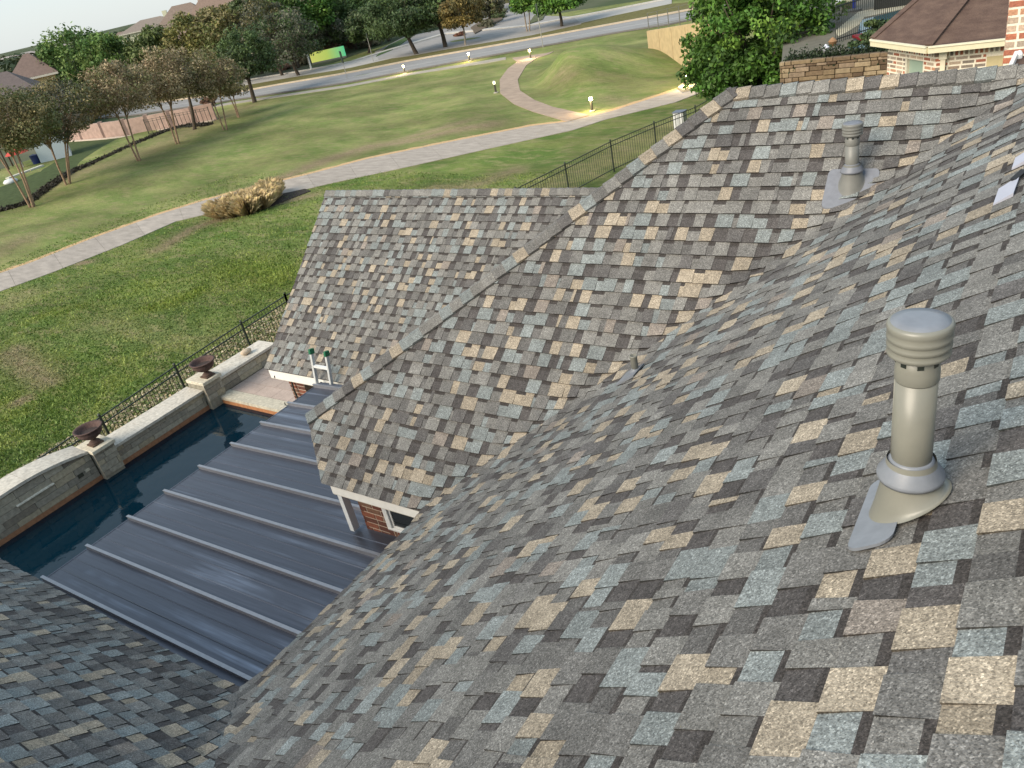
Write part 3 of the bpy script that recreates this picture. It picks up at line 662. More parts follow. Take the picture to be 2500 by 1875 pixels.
# far ground around the lawn grid at lawn level
m = MB()
for lo, hi in (((-2500, -600), (-78, 2500)), ((14, -600), (1500, 2500)), ((-78, 92), (14, 2500)), ((-78, -600), (14, -14))): m.add([(lo[0], lo[1], -.02), (hi[0], lo[1], -.02), (hi[0], hi[1], -.02), (lo[0], hi[1], -.02)], [(0, 1, 2, 3)])
struct(m.build('terrain', M_FAR))
def resample(L, n):
    L = [Vector((*p, 0)) for p in L]; d = [0]
    for p, q in zip(L[:-1], L[1:]): d.append(d[-1] + (q - p).length)
    out = []
    for i in range(n + 1):
        t = d[-1] * i / n; k = max(j for j in range(len(d)) if d[j] <= t + 1e-6); k = min(k, len(L) - 2)
        out.append(L[k].lerp(L[k + 1], (t - d[k]) / max(d[k + 1] - d[k], 1e-6)))
    return out
def ribbon(name, A, B, z, mat, tone, n=60, parent=None, thick=.12):
    A, B = resample(A, n), resample(B, n); m = MB(); V = []
    for p, q in zip(A, B):
        V += [(p.x, p.y, z), (q.x, q.y, z), (p.x, p.y, z - thick), (q.x, q.y, z - thick)]
    F = []
    for i in range(n): F += [(4 * i, 4 * i + 4, 4 * i + 5, 4 * i + 1)[::-1], (4 * i + 2, 4 * i, 4 * i + 4, 4 * i + 6)[::-1], (4 * i + 1, 4 * i + 3, 4 * i + 7, 4 * i + 5)[::-1]]
    m.add(V, F, tone); return m.build(name, mat, parent)
# cart path in slabs with joints
M_PATH = NB('path_concrete', .92, .3); n = M_PATH.noise(1.2, 5, stretch=((1, 3, 1), (0, 0, .95))); n2 = M_PATH.noise(30, 4)
M_PATH.col(M_PATH.mix(1, M_PATH.mix(1, M_PATH.tone(), M_PATH.ramp(n, [(.3, .78), (.7, 1.15)]), 'MULTIPLY'), M_PATH.ramp(n2, [(.3, .85), (.7, 1.12)]), 'MULTIPLY')); M_PATH.bump(n2, .003); M_PATH = M_PATH.m
NA, NBn = resample(near_e, 240), resample(far_e, 240)
path = struct(obj('cart_path', mesh('cart_path', [(p.x, p.y, -.05) for p in NA] + [(q.x, q.y, -.05) for q in NBn], [(i, i + 1, 242 + i, 241 + i) for i in range(240)], [M_PATH], [(.10, .08, .06)] * 240)))
cuts = [0, 10, 21, 32, 43, 54, 65, 77, 89, 101, 113, 125, 137, 149, 161, 173, 185, 197, 209, 221, 240]
for k in range(len(cuts) - 1):
    i0, i1 = cuts[k], cuts[k + 1]; V = []; F = []
    for i in range(i0, i1 + 1):
        p, q = NA[i].copy(), NBn[i].copy()
        if i == i0 and k: p = p.lerp(NA[i + 1], .05); q = q.lerp(NBn[i + 1], .05)
        V += [(p.x, p.y, .022), (q.x, q.y, .022), (p.x, p.y, -.06), (q.x, q.y, -.06)]
    n_ = i1 - i0
    for i in range(n_): F += [(4 * i, 4 * i + 4, 4 * i + 5, 4 * i + 1), (4 * i + 2, 4 * i + 6, 4 * i + 4, 4 * i), (4 * i + 1, 4 * i + 5, 4 * i + 7, 4 * i + 3)]
    F += [(0, 1, 3, 2), (4 * n_, 4 * n_ + 2, 4 * n_ + 3, 4 * n_ + 1)]; kk = rnd.uniform(.93, 1.06)
    o = obj('slab', mesh('slab', V, [f[::-1] for f in F], [M_PATH], [(.37 * kk, .325 * kk, .28 * kk)] * len(F)), path)
M_SAND = flat('sandy_verge', (.50, .33, .17), .95, 12, .3, .02)
fe2 = [f_ + (f_ - n_).normalized() * .5 for n_, f_ in zip(NA, NBn)]
V = []
for i, (p, q) in enumerate(zip(NBn, fe2)):
    j = noise.noise(Vector((i * .35, 0, 0))) * .16; d = (q - p).normalized(); V += [(p.x - d.x * .02, p.y - d.y * .02, .012), (q.x + d.x * j, q.y + d.y * j, .014)]
stuff(obj('sandy_verge', mesh('sandy_verge', V, [(2 * i, 2 * i + 1, 2 * i + 3, 2 * i + 2) for i in range(240)], [M_SAND])))
struct(ribbon('curved_footpath', sw_l, sw_r, .03, M_PATH, (.36, .275, .21), 80))
struct(ribbon('pavement', walk_n, walk_f, .035, M_PATH, (.34, .31, .26), 60))
M_ROAD = NB('road_concrete', .9, .3); n = M_ROAD.noise(.5, 5, stretch=((1, 5, 1), (0, 0, .72))); n2 = M_ROAD.noise(14, 4)
M_ROAD.col(M_ROAD.mix(1, M_ROAD.mix(1, M_ROAD.tone(), M_ROAD.ramp(n, [(.3, .82), (.7, 1.12)]), 'MULTIPLY'), M_ROAD.ramp(n2, [(.3, .92), (.7, 1.06)]), 'MULTIPLY')); M_ROAD = M_ROAD.m
struct(ribbon('road', rd_n, rd_f, .02, M_ROAD, (.27, .265, .26), 60))
def lerpl(A, B, t): return [(a[0] + (b_[0] - a[0]) * t, a[1] + (b_[1] - a[1]) * t) for a, b_ in zip(A, B)]
struct(ribbon('kerb', rd_n, lerpl(rd_n, rd_f, -.035), .14, M_CONC, (.16, .15, .14), 60))
struct(ribbon('kerb', rd_f, lerpl(rd_n, rd_f, 1.06), .14, M_CONC, (.48, .39, .28), 60))
struct(ribbon('road_line', lerpl(rd_n, rd_f, .49), lerpl(rd_n, rd_f, .505), .026, M_PAINT, (.42, .42, .40), 60, thick=.01))
M_VERGE = flat('dry_verge_turf', (.135, .125, .05), .95, 3, .35, .05, .1)
MED = ribbon('median_verge', lerpl(rd_n, rd_f, 1.06), r2_n + [], .05, M_VERGE, (1, 1, 1), 60) if len(rd_f) == len(r2_n) else ribbon('median_verge', lerpl(rd_n, rd_f, 1.06), r2_n, .05, M_VERGE, (1, 1, 1), 60)
struct(MED)
struct(ribbon('road', r2_n, r2_f, .06, M_ROAD, (.38, .365, .34), 60))
struct(ribbon('kerb', r2_f, lerpl(r2_n, r2_f, 1.12), .17, M_CONC, (.5, .47, .42), 60))
m = MB(); m.prism(GP([(925, 148), (915, 128), (985, 92), (1090, 70), (1170, 42), (1225, 10), (1240, -15), (1290, -15), (1285, 20), (1330, 40), (1400, 42), (1420, 60), (1300, 87), (1100, 120), (1000, 138)]), -.05, .067, (.30, .285, .27)); struct(m.build('side_street', M_ROAD))
m = MB(); m.prism(GP([(918, 140), (950, 112), (1010, 84), (1000, 96), (962, 122)]), 0, .12, (.07, .12, .03)); struct(m.build('grass_island', M_CONC))
m = MB(); m.prism(GP([(1160, 85), (1228, 50), (1224, 38), (1180, 52), (1150, 70)]), 0, .2, (.12, .09, .06)); struct(m.build('planting_bed', M_CONC))
m = MB(); m.prism(GP([(1290, 62), (1325, 50), (1332, 36), (1305, 40)]), 0, .15, (.09, .10, .04)); struct(m.build('planting_bed', M_CONC))
# ------------------------------------------------------------------ pool, deck, garden wall (K scales positions found at the reference depth)
K = 8.0 / 7.3
WZ = -7.45 * K
m = MB(); m.add([(-14.85 * K, -6, wz(WZ)), (-6.5, -6, wz(WZ)), (-6.5, 8.14 * K, wz(WZ)), (-14.85 * K, 8.14 * K, wz(WZ))], [(0, 1, 2, 3)]); struct(m.build('pool_water', M_WATER))
def mk_paver():
    b = NB('pink_paver', .85, .3); mp = b.n('ShaderNodeMapping'); mp.inputs['Scale'].default_value = (1, 1, 1); b.link(b.pos, mp.inputs[0])
    n = b.noise(2.5, 5); n2 = b.noise(25, 3)
    b.col(b.mix(1, b.mix(1, b.tone(), b.ramp(n, [(.3, .88), (.7, 1.1)]), 'MULTIPLY'), b.ramp(n2, [(.3, .9), (.7, 1.1)]), 'MULTIPLY')); b.bump(n2, .002); return b.m
M_PAV = mk_paver()
m = MB(); m.prism([(-16.2, 8.9), (-3, 8.9), (-3, 16), (-16.2, 16)], -.9, wz(DECK) - .012, (.20, .15, .12)); m.prism([(-9.3, -6), (-3, -6), (-3, 8.9), (-9.3, 8.9)], -.9, wz(DECK) - .012, (.20, .15, .12)); dk = m.build('deck', M_PAV); struct(dk)
y = 8.42 * K + .02; r = random.Random(5)
row = 0
while y < 12.6:
    x = -16.18 + (0 if row % 2 else -.3)
    while x < -8.6:
        x1 = min(x + .6, -8.0); xa = max(x, -16.18); k_ = r.uniform(.9, 1.08); m = MB(); m.box((xa + .004, y + .004, wz(DECK) - .03), (x1 - .004, y + .396, wz(DECK)), (.40 * k_, .315 * k_, .265 * k_)); m.build('paver', M_PAV, dk); x += .6
    y += .4; row += 1
x = -16.18; y0, y1 = 8.11 * K, 8.42 * K
while x < -7.0:
    k_ = r.uniform(.95, 1.05); m = MB(); m.box((x + .003, y0, wz(DECK) - .06), (x + 1.1 - .003, y1, wz(DECK) + .015), (.46 * k_, .42 * k_, .33 * k_)); m.build('coping_stone', M_STONE, dk); x += 1.1
m = MB()
m.box((-16.2, 8.12 * K, wz(WZ) - .4), (-6.5, 8.16 * K, wz(DECK) - .06), (.36, .16, .07)); m.box((-14.85 * K - .02, -6, wz(WZ) - .4), (-14.80 * K, 8.12 * K, wz(WZ) + .11), (.30, .15, .08)); m.build('waterline_band', M_STONE, dk)
wall = thing('pool_wall', 'low pale stone garden wall with arched section, pillars and light coping along the pool', 'wall', W((6, -16.3, DECK)))
FX = -14.8 * K
def stones(parent, x, n, y0, y1, z0, ztop, pal, H=.135, Lr=(.35, .8), seed=0, J=.008, depth=.05, name='stone', zt=None):
    r = random.Random(seed); z = z0
    while z < ztop:
        h = H * r.uniform(.8, 1.25); y = y0 - r.uniform(0, .2)
        while y < y1:
            w_ = r.uniform(*Lr); ya, yb = max(y, y0), min(y + w_, y1); y += w_ + J
            if yb - ya < .03: continue
            t0 = min(z + h, zt(ya) if zt else ztop); t1 = min(z + h, zt(yb) if zt else ztop)
            if min(t0, t1) - z < .02: continue
            c = pick(pal); p = r.uniform(.0, .010); m = MB(); X0_, X1_ = x - depth, x + p
            m.add([(X0_, ya, z), (X1_, ya, z), (X1_, yb, z), (X0_, yb, z), (X0_, ya, t0 - J), (X1_, ya, t0 - J), (X1_, yb, t1 - J), (X0_, yb, t1 - J)], [(0, 3, 2, 1), (4, 5, 6, 7), (0, 1, 5, 4), (1, 2, 6, 5), (2, 3, 7, 6), (3, 0, 4, 7)], c)
            m.build(name, M_STONE, parent)
        z += h
PSTONE = [((.33, .30, .235), 5), ((.28, .255, .205), 4), ((.36, .31, .22), 2), ((.24, .21, .165), 2)]
PCAP = (.52, .48, .41)
def arch(a_):   # top of the wall along a (scaled back), valid between 2.4 and 5.28
    a_ = a_ / K; t = (a_ - 4.0) / 1.45; return (-6.60 - .22 * t * t - .02 * t) * K
zt = lambda y: wz(arch(y)) - .05
def coping(y0, y1, ztf, n, parent, x0=-15.35 * K, x1=FX + .05):
    for i in range(n):
        ya, yb = y0 + (y1 - y0) * i / n + .003, y0 + (y1 - y0) * (i + 1) / n - .003; m = MB(); k_ = rnd.uniform(.94, 1.05); sub = 4; V = []; F = []
        for j in range(sub + 1):
            yy = ya + (yb - ya) * j / sub; z_ = ztf(yy); e = noise.noise(Vector((yy * 3, 1, 0))) * .015
            V += [(x0 + e, yy, z_ - .06), (x1 + e * .5, yy, z_ - .06), (x1 + e * .5, yy, z_), (x0 + e, yy, z_)]
        for j in range(sub):
            for q in range(4): F.append((4 * j + q, 4 * j + (q + 1) % 4, 4 * j + 4 + (q + 1) % 4, 4 * j + 4 + q))
        F += [(0, 3, 2, 1), (4 * sub, 4 * sub + 1, 4 * sub + 2, 4 * sub + 3)]
        m.add(V, F, tuple(v * k_ for v in PCAP)); m.build('coping_stone', M_STONE, parent)
def core(y0, y1, ztf, x0=-15.3 * K, x1=FX - .03, n=16):
    m = MB(); V = []; F = []
    for j in range(n + 1):
        yy = y0 + (y1 - y0) * j / n; z_ = ztf(yy) - .055; V += [(x0, yy, -.6), (x1, yy, -.6), (x1, yy, z_), (x0, yy, z_)]
    for j in range(n):
        for q in range(4): F.append((4 * j + q, 4 * j + (q + 1) % 4, 4 * j + 4 + (q + 1) % 4, 4 * j + 4 + q))
    F += [(0, 3, 2, 1), (4 * n, 4 * n + 1, 4 * n + 2, 4 * n + 3)]; m.add(V, F, (.20, .18, .15)); return m.build('core', M_STONE, wall)
A0, A1 = 2.3 * K, 5.22 * K
c1 = core(A0, A1, lambda y: wz(arch(y))); stones(c1, FX, 1, A0, A1, wz(WZ) + .11, 9, PSTONE, seed=3, zt=zt); coping(A0, A1, lambda y: wz(arch(y)), 5, wall)
S0, S1 = 5.66 * K, 7.84 * K; f_ = lambda y: wz(-6.97 * K)
c2 = core(S0, S1, f_); stones(c2, FX, 1, S0, S1, wz(WZ) + .11, f_(0) - .05, PSTONE, seed=4); coping(S0, S1, f_, 3, wall)
T0, T1 = 8.28 * K, 9.95 * K; f2_ = lambda y: wz(-6.93 * K)
c3 = core(T0, T1, f2_); stones(c3, FX, 1, T0, T1, wz(DECK), f2_(0) - .05, PSTONE, seed=5); coping(T0, T1, f2_, 3, wall)
coping(-3.0, A0 - .05, lambda y: wz(-6.97 * K), 5, wall); core(-3.0, A0 - .05, lambda y: wz(-6.97 * K))
for i, (p0, p1) in enumerate(((5.22, 5.68), (7.82, 8.29))):
    y0, y1 = p0 * K, p1 * K; m = MB(); m.box((-15.25 * K, y0 + .03, -.6), (-14.66 * K - .02, y1 - .03, wz(-6.84 * K)), (.25, .23, .18)); pl = m.build('pillar', M_STONE, wall)
    stones(pl, -14.66 * K, 1, y0 + .02, y1 - .02, wz(WZ if i == 0 else -7.3 * K) + .08, wz(-6.85 * K), PSTONE, seed=8 + i, Lr=(.3, .5), H=.13)
    m = MB(); m.box((-15.22 * K, y0 - .01, wz(-6.84 * K)), (-14.60 * K, y1 + .01, wz(-6.765 * K)), (.56, .51, .40)); m.build('pillar_cap', M_STONE, wall, bevel=.01)
# scupper spout slot and opening in the wall
m = MB(); m.box((FX - .01, 3.72 * K, wz(-6.965 * K)), (FX + .07, 4.43 * K, wz(-6.945 * K)), (.60, .57, .48)); m.build('spillway_ledge', M_STONE, wall)
m = MB(); m.box((FX - .01, 4.85 * K, wz(-7.17 * K)), (FX + .014, 4.96 * K, wz(-7.09 * K)), (.05, .05, .035)); m.build('skimmer_opening', M_STONE, wall)
m = MB(); m.box((FX - .01, 5.01 * K, wz(-7.13 * K)), (FX + .03, 5.10 * K, wz(-7.08 * K)), (.5, .46, .36)); m.build('skimmer_trim', M_STONE, wall)
# urns
def urn(bx, by, bz, label, s=1.0):
    t = thing('stone_urn', label, 'urn', (bx, by, bz), 'rusty brown urns on the pool wall pillars'); c = (bx, by, bz)
    M_U = bpy.data.materials.get('rusty_cast') or toned('rusty_cast', .85, 18, .4, .006)
    P = [(r * s, z * s) for r, z in [(.12, 0), (.12, .03), (.105, .05), (.075, .07), (.055, .10), (.065, .13), (.085, .15)]]
    m = MB(); m.box((bx - .13 * s, by - .13 * s, bz), (bx + .13 * s, by + .13 * s, bz + .035 * s), (.10, .065, .045)); m.lathe((bx, by, bz + .03 * s), P, 28, (.09, .055, .042)); m.build('foot', M_U, t, False)
    B = [(r * s, (z + .03) * s) for r, z in [(.085, .13), (.14, .15), (.20, .19), (.245, .24), (.262, .29), (.258, .32), (.275, .345), (.305, .365), (.305, .385), (.275, .385), (.245, .36), (.225, .31), (.18, .26), (.001, .24)]]
    m = MB(); m.lathe(c, B, 36, (.085, .05, .042)); m.build('bowl', M_U, t, True)
    m = MB(); m.lathe(c, [(.001, .29 * s), (.205 * s, .31 * s)][::-1], 24, (.05, .035, .03)); m.build('soil', M_U, t)
cap = wz(-6.765 * K)
pu = onz(234, 1083, -6.765 * K); urn(pu[1], pu[0], cap, 'rusty brown garden urn on the wall pillar beside the arched section', .98)
pu = onz(508, 918, -6.765 * K); urn(pu[1], pu[0], cap, 'rusty brown garden urn on the wall pillar at the pool corner', .98)
# boulder on the coping
pb = onz(602, 862, -6.90 * K); m = MB(); V = []; F = []; N1, N2 = 14, 8
for i in range(N2 + 1):
    ph = math.pi * i / N2
    for k in range(N1):
        th = 2 * math.pi * k / N1; d = Vector((math.cos(th) * math.sin(ph), math.sin(th) * math.sin(ph), math.cos(ph))); q = 1 + .1 * noise.noise(d * 1.7)
        V.append((pb[1] + d.x * .10 * q, pb[0] + d.y * .155 * q, pb[2] + HC + .045 + d.z * .07 * q))
for i in range(N2):
    for k in range(N1): F.append((i * N1 + k, (i + 1) * N1 + k, (i + 1) * N1 + (k + 1) % N1, i * N1 + (k + 1) % N1))
m.add(V, F, (.50, .40, .29)); tag(m.build('boulder', M_STONE, None, True), 'smooth pale tan stone lying on the wall coping near the pavilion', 'stone')
# ------------------------------------------------------------------ iron fences
def fence(name, label, pts, z0, z1, pick_gap=.105, dz=None, per=None, pickw=.012):
    t = thing(name, label, 'fence', (*pts[0], z0)); pz = lambda i: 0
    for i, (x, y) in enumerate(pts):
        m = MB(); m.box((x - .025, y - .025, z0 - .1), (x + .025, y + .025, z1 + .06)); m.lathe((x, y, z1 + .06), [(.035, 0), (.035, .012), (.02, .035), (.001, .05)], 8); m.build('post', M_FENCE, t)
    for (x0, y0), (x1, y1) in zip(pts[:-1], pts[1:]):
        p, q = Vector((x0, y0, 0)), Vector((x1, y1, 0)); L = (q - p).length
        for zz, nm in ((z1, 'rail'), (z1 - .17, 'rail'), (z0 + .12, 'rail')):
            m = MB(); m.bar(p + Vector((0, 0, zz)), q + Vector((0, 0, zz)), .028, .026); m.build(nm, M_FENCE, t)
        n_ = int(L / pick_gap)
        for k in range(1, n_):
            c = p.lerp(q, k / n_); 
            if 'pk%.2f%.2f' % (z0, z1) not in UB:
                m = MB(); m.box((-pickw / 2, -pickw / 2, z0 + .05), (pickw / 2, pickw / 2, z1)); UB['pk%.2f%.2f' % (z0, z1)] = mesh('picket', m.V, m.F, [M_FENCE], m.T)
            o = obj('picket', UB['pk%.2f%.2f' % (z0, z1)], t); o.location = (c.x, c.y, 0)
    return t
def fp(u, v, z): p = onz(u, v, z); return (p[1], p[0])
LF = [fp(244, 1019, -7.5), fp(427, 895, -7.5), fp(589, 790, -7.5), fp(696, 722, -7.5)]
d0 = Vector(LF[0]) - Vector(LF[1]); LF = [tuple(Vector(LF[0]) + d0)] + LF
fence('iron_fence', 'dark iron picket fence behind the pool wall', LF, 0, 1.2)
RF = [(-17.0, 16.0), (-16.8, 19.2), fp(1258, 462, -7.5), fp(1379, 401.7, -7.5), fp(1490, 346, -7.5), fp(1596.5, 301, -7.5), fp(1697, 262, -7.5), fp(1775, 218, -7.5)]
fence('iron_fence', 'dark iron picket fence running up the lawn beyond the pavilion ridge', [LF[-1]] + [RF[1]] + RF[2:], 0.004, 1.2, pickw=.013, pick_gap=.13)
p = gp(1662, 322); t = thing('utility_cabinet', 'pale ribbed utility box standing at the iron fence', 'utility box', (*p, 0))
m = MB(); m.box((p[0] - .22, p[1] - .2, 0), (p[0] + .26, p[1] + .22, .88), (.42, .43, .42)); m.build('body', M_PAINT, t, bevel=.02)
for k in range(3): m = MB(); m.box((p[0] - .19 + k * .15, p[1] - .225, .05), (p[0] - .11 + k * .15, p[1] - .2, .84), (.60, .61, .60)); m.build('rib', M_PAINT, t)
m = MB(); m.box((p[0] - .24, p[1] - .235, .88), (p[0] + .28, p[1] + .24, .91), (.12, .14, .18)); m.build('lid', M_PAINT, t)
# ------------------------------------------------------------------ trees
def crown_arrays(r, cen, R, nc, nl, leaf, pal, up=.35, shell=.75, cr=.34):
    """leaf clumps through an ellipsoid: nc clumps, nl leaves"""
    rs_ = np.random.RandomState(r)
    d = rs_.normal(size=(nc, 3)); d /= np.linalg.norm(d, axis=1)[:, None]; rad = shell + (1 - shell) * rs_.rand(nc)[:, None] ** .7; rad[: nc // 3] *= rs_.rand(nc // 3)[:, None] ** .4
    cc = d * rad; cc[:, 2] = np.where(cc[:, 2] < -.55, -.55 + rs_.rand(nc) * .3, cc[:, 2]); csz = cr * rs_.uniform(.6, 1.3, nc)
    ctone = rs_.uniform(.78, 1.25, nc); ci = rs_.randint(0, nc, nl)
    o = rs_.normal(size=(nl, 3)); o /= np.linalg.norm(o, axis=1)[:, None]; o *= rs_.rand(nl)[:, None] ** .45
    P = (cc[ci] + o * csz[ci][:, None] * np.array([1, 1, .75])) * np.array(R)[None] + np.array(cen)[None]
    n = o * .8 + rs_.normal(size=(nl, 3)) * .6 + np.array([0, 0, up]); n /= np.linalg.norm(n, axis=1)[:, None]
    t = np.cross(n, rs_.normal(size=(nl, 3))); t /= np.linalg.norm(t, axis=1)[:, None] + 1e-9; b_ = np.cross(n, t)
    sz = leaf * rs_.uniform(.6, 1.3, nl)[:, None]
    V = np.stack([P + t * sz, P + b_ * sz * .55, P - t * sz, P - b_ * sz * .55], 1).reshape(-1, 3); Q_ = np.arange(nl * 4).reshape(nl, 4)
    pal = np.array(pal); pi = rs_.randint(0, len(pal), nc); same = rs_.rand(nl) < .65
    col = np.where(same[:, None], pal[pi[ci]], pal[rs_.randint(0, len(pal), nl)]) * (ctone[ci] * rs_.uniform(.75, 1.3, nl))[:, None]
    return V, Q_, col
def tree(name, label, base, cu, cv, rpx, pal, seed, nl=9000, leaf=.11, stems=1, trunk_r=.14, bark=(.12, .09, .065), hr=.85, nc=70, cat='tree', group=None, cr=.34, lean=1.0, shell=.7, limbs=7, twigs=0):
    """base pixel on the ground, crown centre pixel and radius in pixels"""
    bx, by = base if isinstance(base[0], float) and abs(base[0]) < 120 and False else gp(*base)
    n = np.array([by, bx, 0.]); n /= np.linalg.norm(n); P = onp(cu, cv, n, n @ np.array([by, bx, 0]))
    depth = (RM.T @ P)[2]; R = rpx * depth / FPX; cen = (P[1], P[0], P[2] + HC)
    r = random.Random(seed); t = thing(name, label, cat, (bx, by, 0), group)
    V, Q_, col = crown_arrays(seed, cen, (R, R, R * hr), nc, nl, leaf, pal, cr=cr, shell=shell)
    m = MB(); top = Vector(cen)
    for s_ in range(stems):
        an = 2 * math.pi * s_ / max(stems, 1) + r.uniform(-.4, .4); off = Vector((math.cos(an), math.sin(an), 0)) * (.14 if stems > 1 else 0)
        b0 = Vector((bx, by, -.1)) + off; fork = Vector((bx, by, 0)).lerp(top, .55) + Vector((math.cos(an), math.sin(an), 0)) * (R * .22 if stems > 1 else 0); fork.z = max(top.z - R * hr * .75, 1.0)
        mid_ = b0.lerp(fork, .5) + Vector((r.uniform(-.08, .08), r.uniform(-.08, .08), 0)); rr = trunk_r
        m.tube([b0, b0.lerp(mid_, .15), mid_, fork], [rr * 1.35, rr, rr * .85, rr * .7], 8, bark)
        for k in range(limbs):
            a2 = r.uniform(0, 6.28) if stems == 1 else an + r.uniform(-1, 1); el = r.uniform(-.1, .9)
            e = top + Vector((math.cos(a2) * R * .75 * math.cos(el), math.sin(a2) * R * .75 * math.cos(el), math.sin(el) * R * hr * .8)); md = fork.lerp(e, .45) + Vector((0, 0, r.uniform(-.1, .15) * R)); st = fork.lerp(b0, r.uniform(0, .1))
            m.tube([st, md, e], [rr * .45, rr * .28, rr * .08], 6, bark)
            for q in range(twigs):
                e2 = md.lerp(e, r.random()) ; e3 = e2 + Vector((r.uniform(-1, 1), r.uniform(-1, 1), r.uniform(0, 1))) * R * .35; m.tube([e2, e3], [rr * .14, rr * .05], 4, tuple(v * 1.4 for v in bark))
    m.build('trunk', M_BARK, t, True)
    obj('crown', mesh_np('crown', V, Q_, [M_LEAF], col), t)
    return t
OLIVE = [(.145, .125, .055), (.12, .125, .05), (.17, .14, .065), (.085, .10, .035)]
BROWN = [(.24, .185, .11), (.19, .155, .085), (.29, .23, .14), (.15, .15, .065), (.14, .11, .065)]
DKGRN = [(.050, .083, .027), (.038, .065, .024), (.068, .102, .030), (.055, .075, .032)]
GREEN = [(.09, .15, .035), (.065, .12, .03), (.13, .185, .05)]
YEL = [(.155, .145, .04), (.12, .13, .038), (.17, .15, .055), (.085, .105, .03)]
BRT = [(.075, .16, .022), (.055, .13, .02), (.11, .19, .03), (.05, .10, .02)]
GREY = [(.10, .10, .07), (.08, .085, .055), (.12, .115, .08)]
TAN = (.30, .20, .13); DB = (.07, .055, .04)
grp1 = 'multi-stemmed trees along the dark hedge line'
tree('crape_myrtle', 'olive multi-stemmed tree leaning in from the left edge of the lawn', (80, 505), 0, 312, 118, OLIVE, 1, 17000, .085, 3, .075, TAN, .7, group=grp1, twigs=2)
tree('crape_myrtle', 'dark olive bushy tree with clustered tan trunks, second from the left edge', (165, 450), 125, 285, 112, OLIVE[1:] + GREY, 2, 19000, .085, 4, .075, TAN, .74, group=grp1, twigs=2)
tree('crape_myrtle', 'brown-leaved tree with two pale trunks in front of the pink brick wall', (340, 392), 283, 225, 88, BROWN, 3, 12000, .085, 2, .075, TAN, .8, group=grp1, twigs=4, shell=.55)
tree('crape_myrtle', 'russet brown tree with three thin trunks right of the two-trunked one', (435, 350), 398, 198, 84, BROWN, 4, 11500, .09, 3, .07, TAN, .85, group=grp1, twigs=4, shell=.55)
tree('shade_tree', 'dark-trunked tree at the end of the low iron fence', (475, 316), 456, 178, 60, BROWN + OLIVE, 5, 6500, .10, 1, .16, DB, .9, group=grp1)
tree('crape_myrtle', 'thin light-brown tree with single pale slanting trunk', (550, 316), 515, 190, 60, OLIVE + BROWN, 6, 6500, .10, 2, .065, TAN, .95, group=grp1, twigs=3)
tree('crape_myrtle', 'small forked light-brown tree next to the road, last of the pale-trunked row', (582, 287), 552, 202, 50, BROWN + OLIVE, 7, 5000, .10, 2, .065, TAN, .9, group=grp1, twigs=3)
tree('oak_tree', 'dense dark green oak at the road edge behind the pale-trunked row', (622, 250), 592, 140, 78, DKGRN, 8, 11000, .13, 1, .22, DB, .8)
tree('oak_tree', 'dark grey-green oak beside the second road', (730, 185), 692, 98, 78, DKGRN + GREY, 9, 9000, .15, 1, .22, DB, .8)
tree('oak_tree', 'large dark oak with round crown on the median', (1018, 133), 975, 45, 82, DKGRN + [(.05, .085, .025)], 10, 13000, .15, 1, .25, DB, .72)
tree('oak_tree', 'dark oak with thick trunk right behind the round median oak', (1088, 116), 1062, 20, 58, DKGRN, 11, 7000, .17, 1, .26, DB, .9)
tree('shade_tree', 'yellow-brown autumn tree with pale trunk on the median', (1136, 112), 1128, 28, 52, [(.15, .11, .03), (.12, .095, .03), (.09, .08, .03), (.17, .12, .04)], 12, 8000, .14, 1, .11, (.28, .24, .19), .85)
tree('shade_tree', 'slim bright green young tree with forked pale trunk beside the side street', (1290, 78), 1286, 8, 36, BRT, 13, 4000, .15, 2, .08, (.28, .22, .16), .7)
tree('shade_tree', 'bright green spreading tree on the median beside the street sign', (1372, 66), 1362, 0, 62, BRT, 14, 8000, .16, 1, .18, DB, .55)
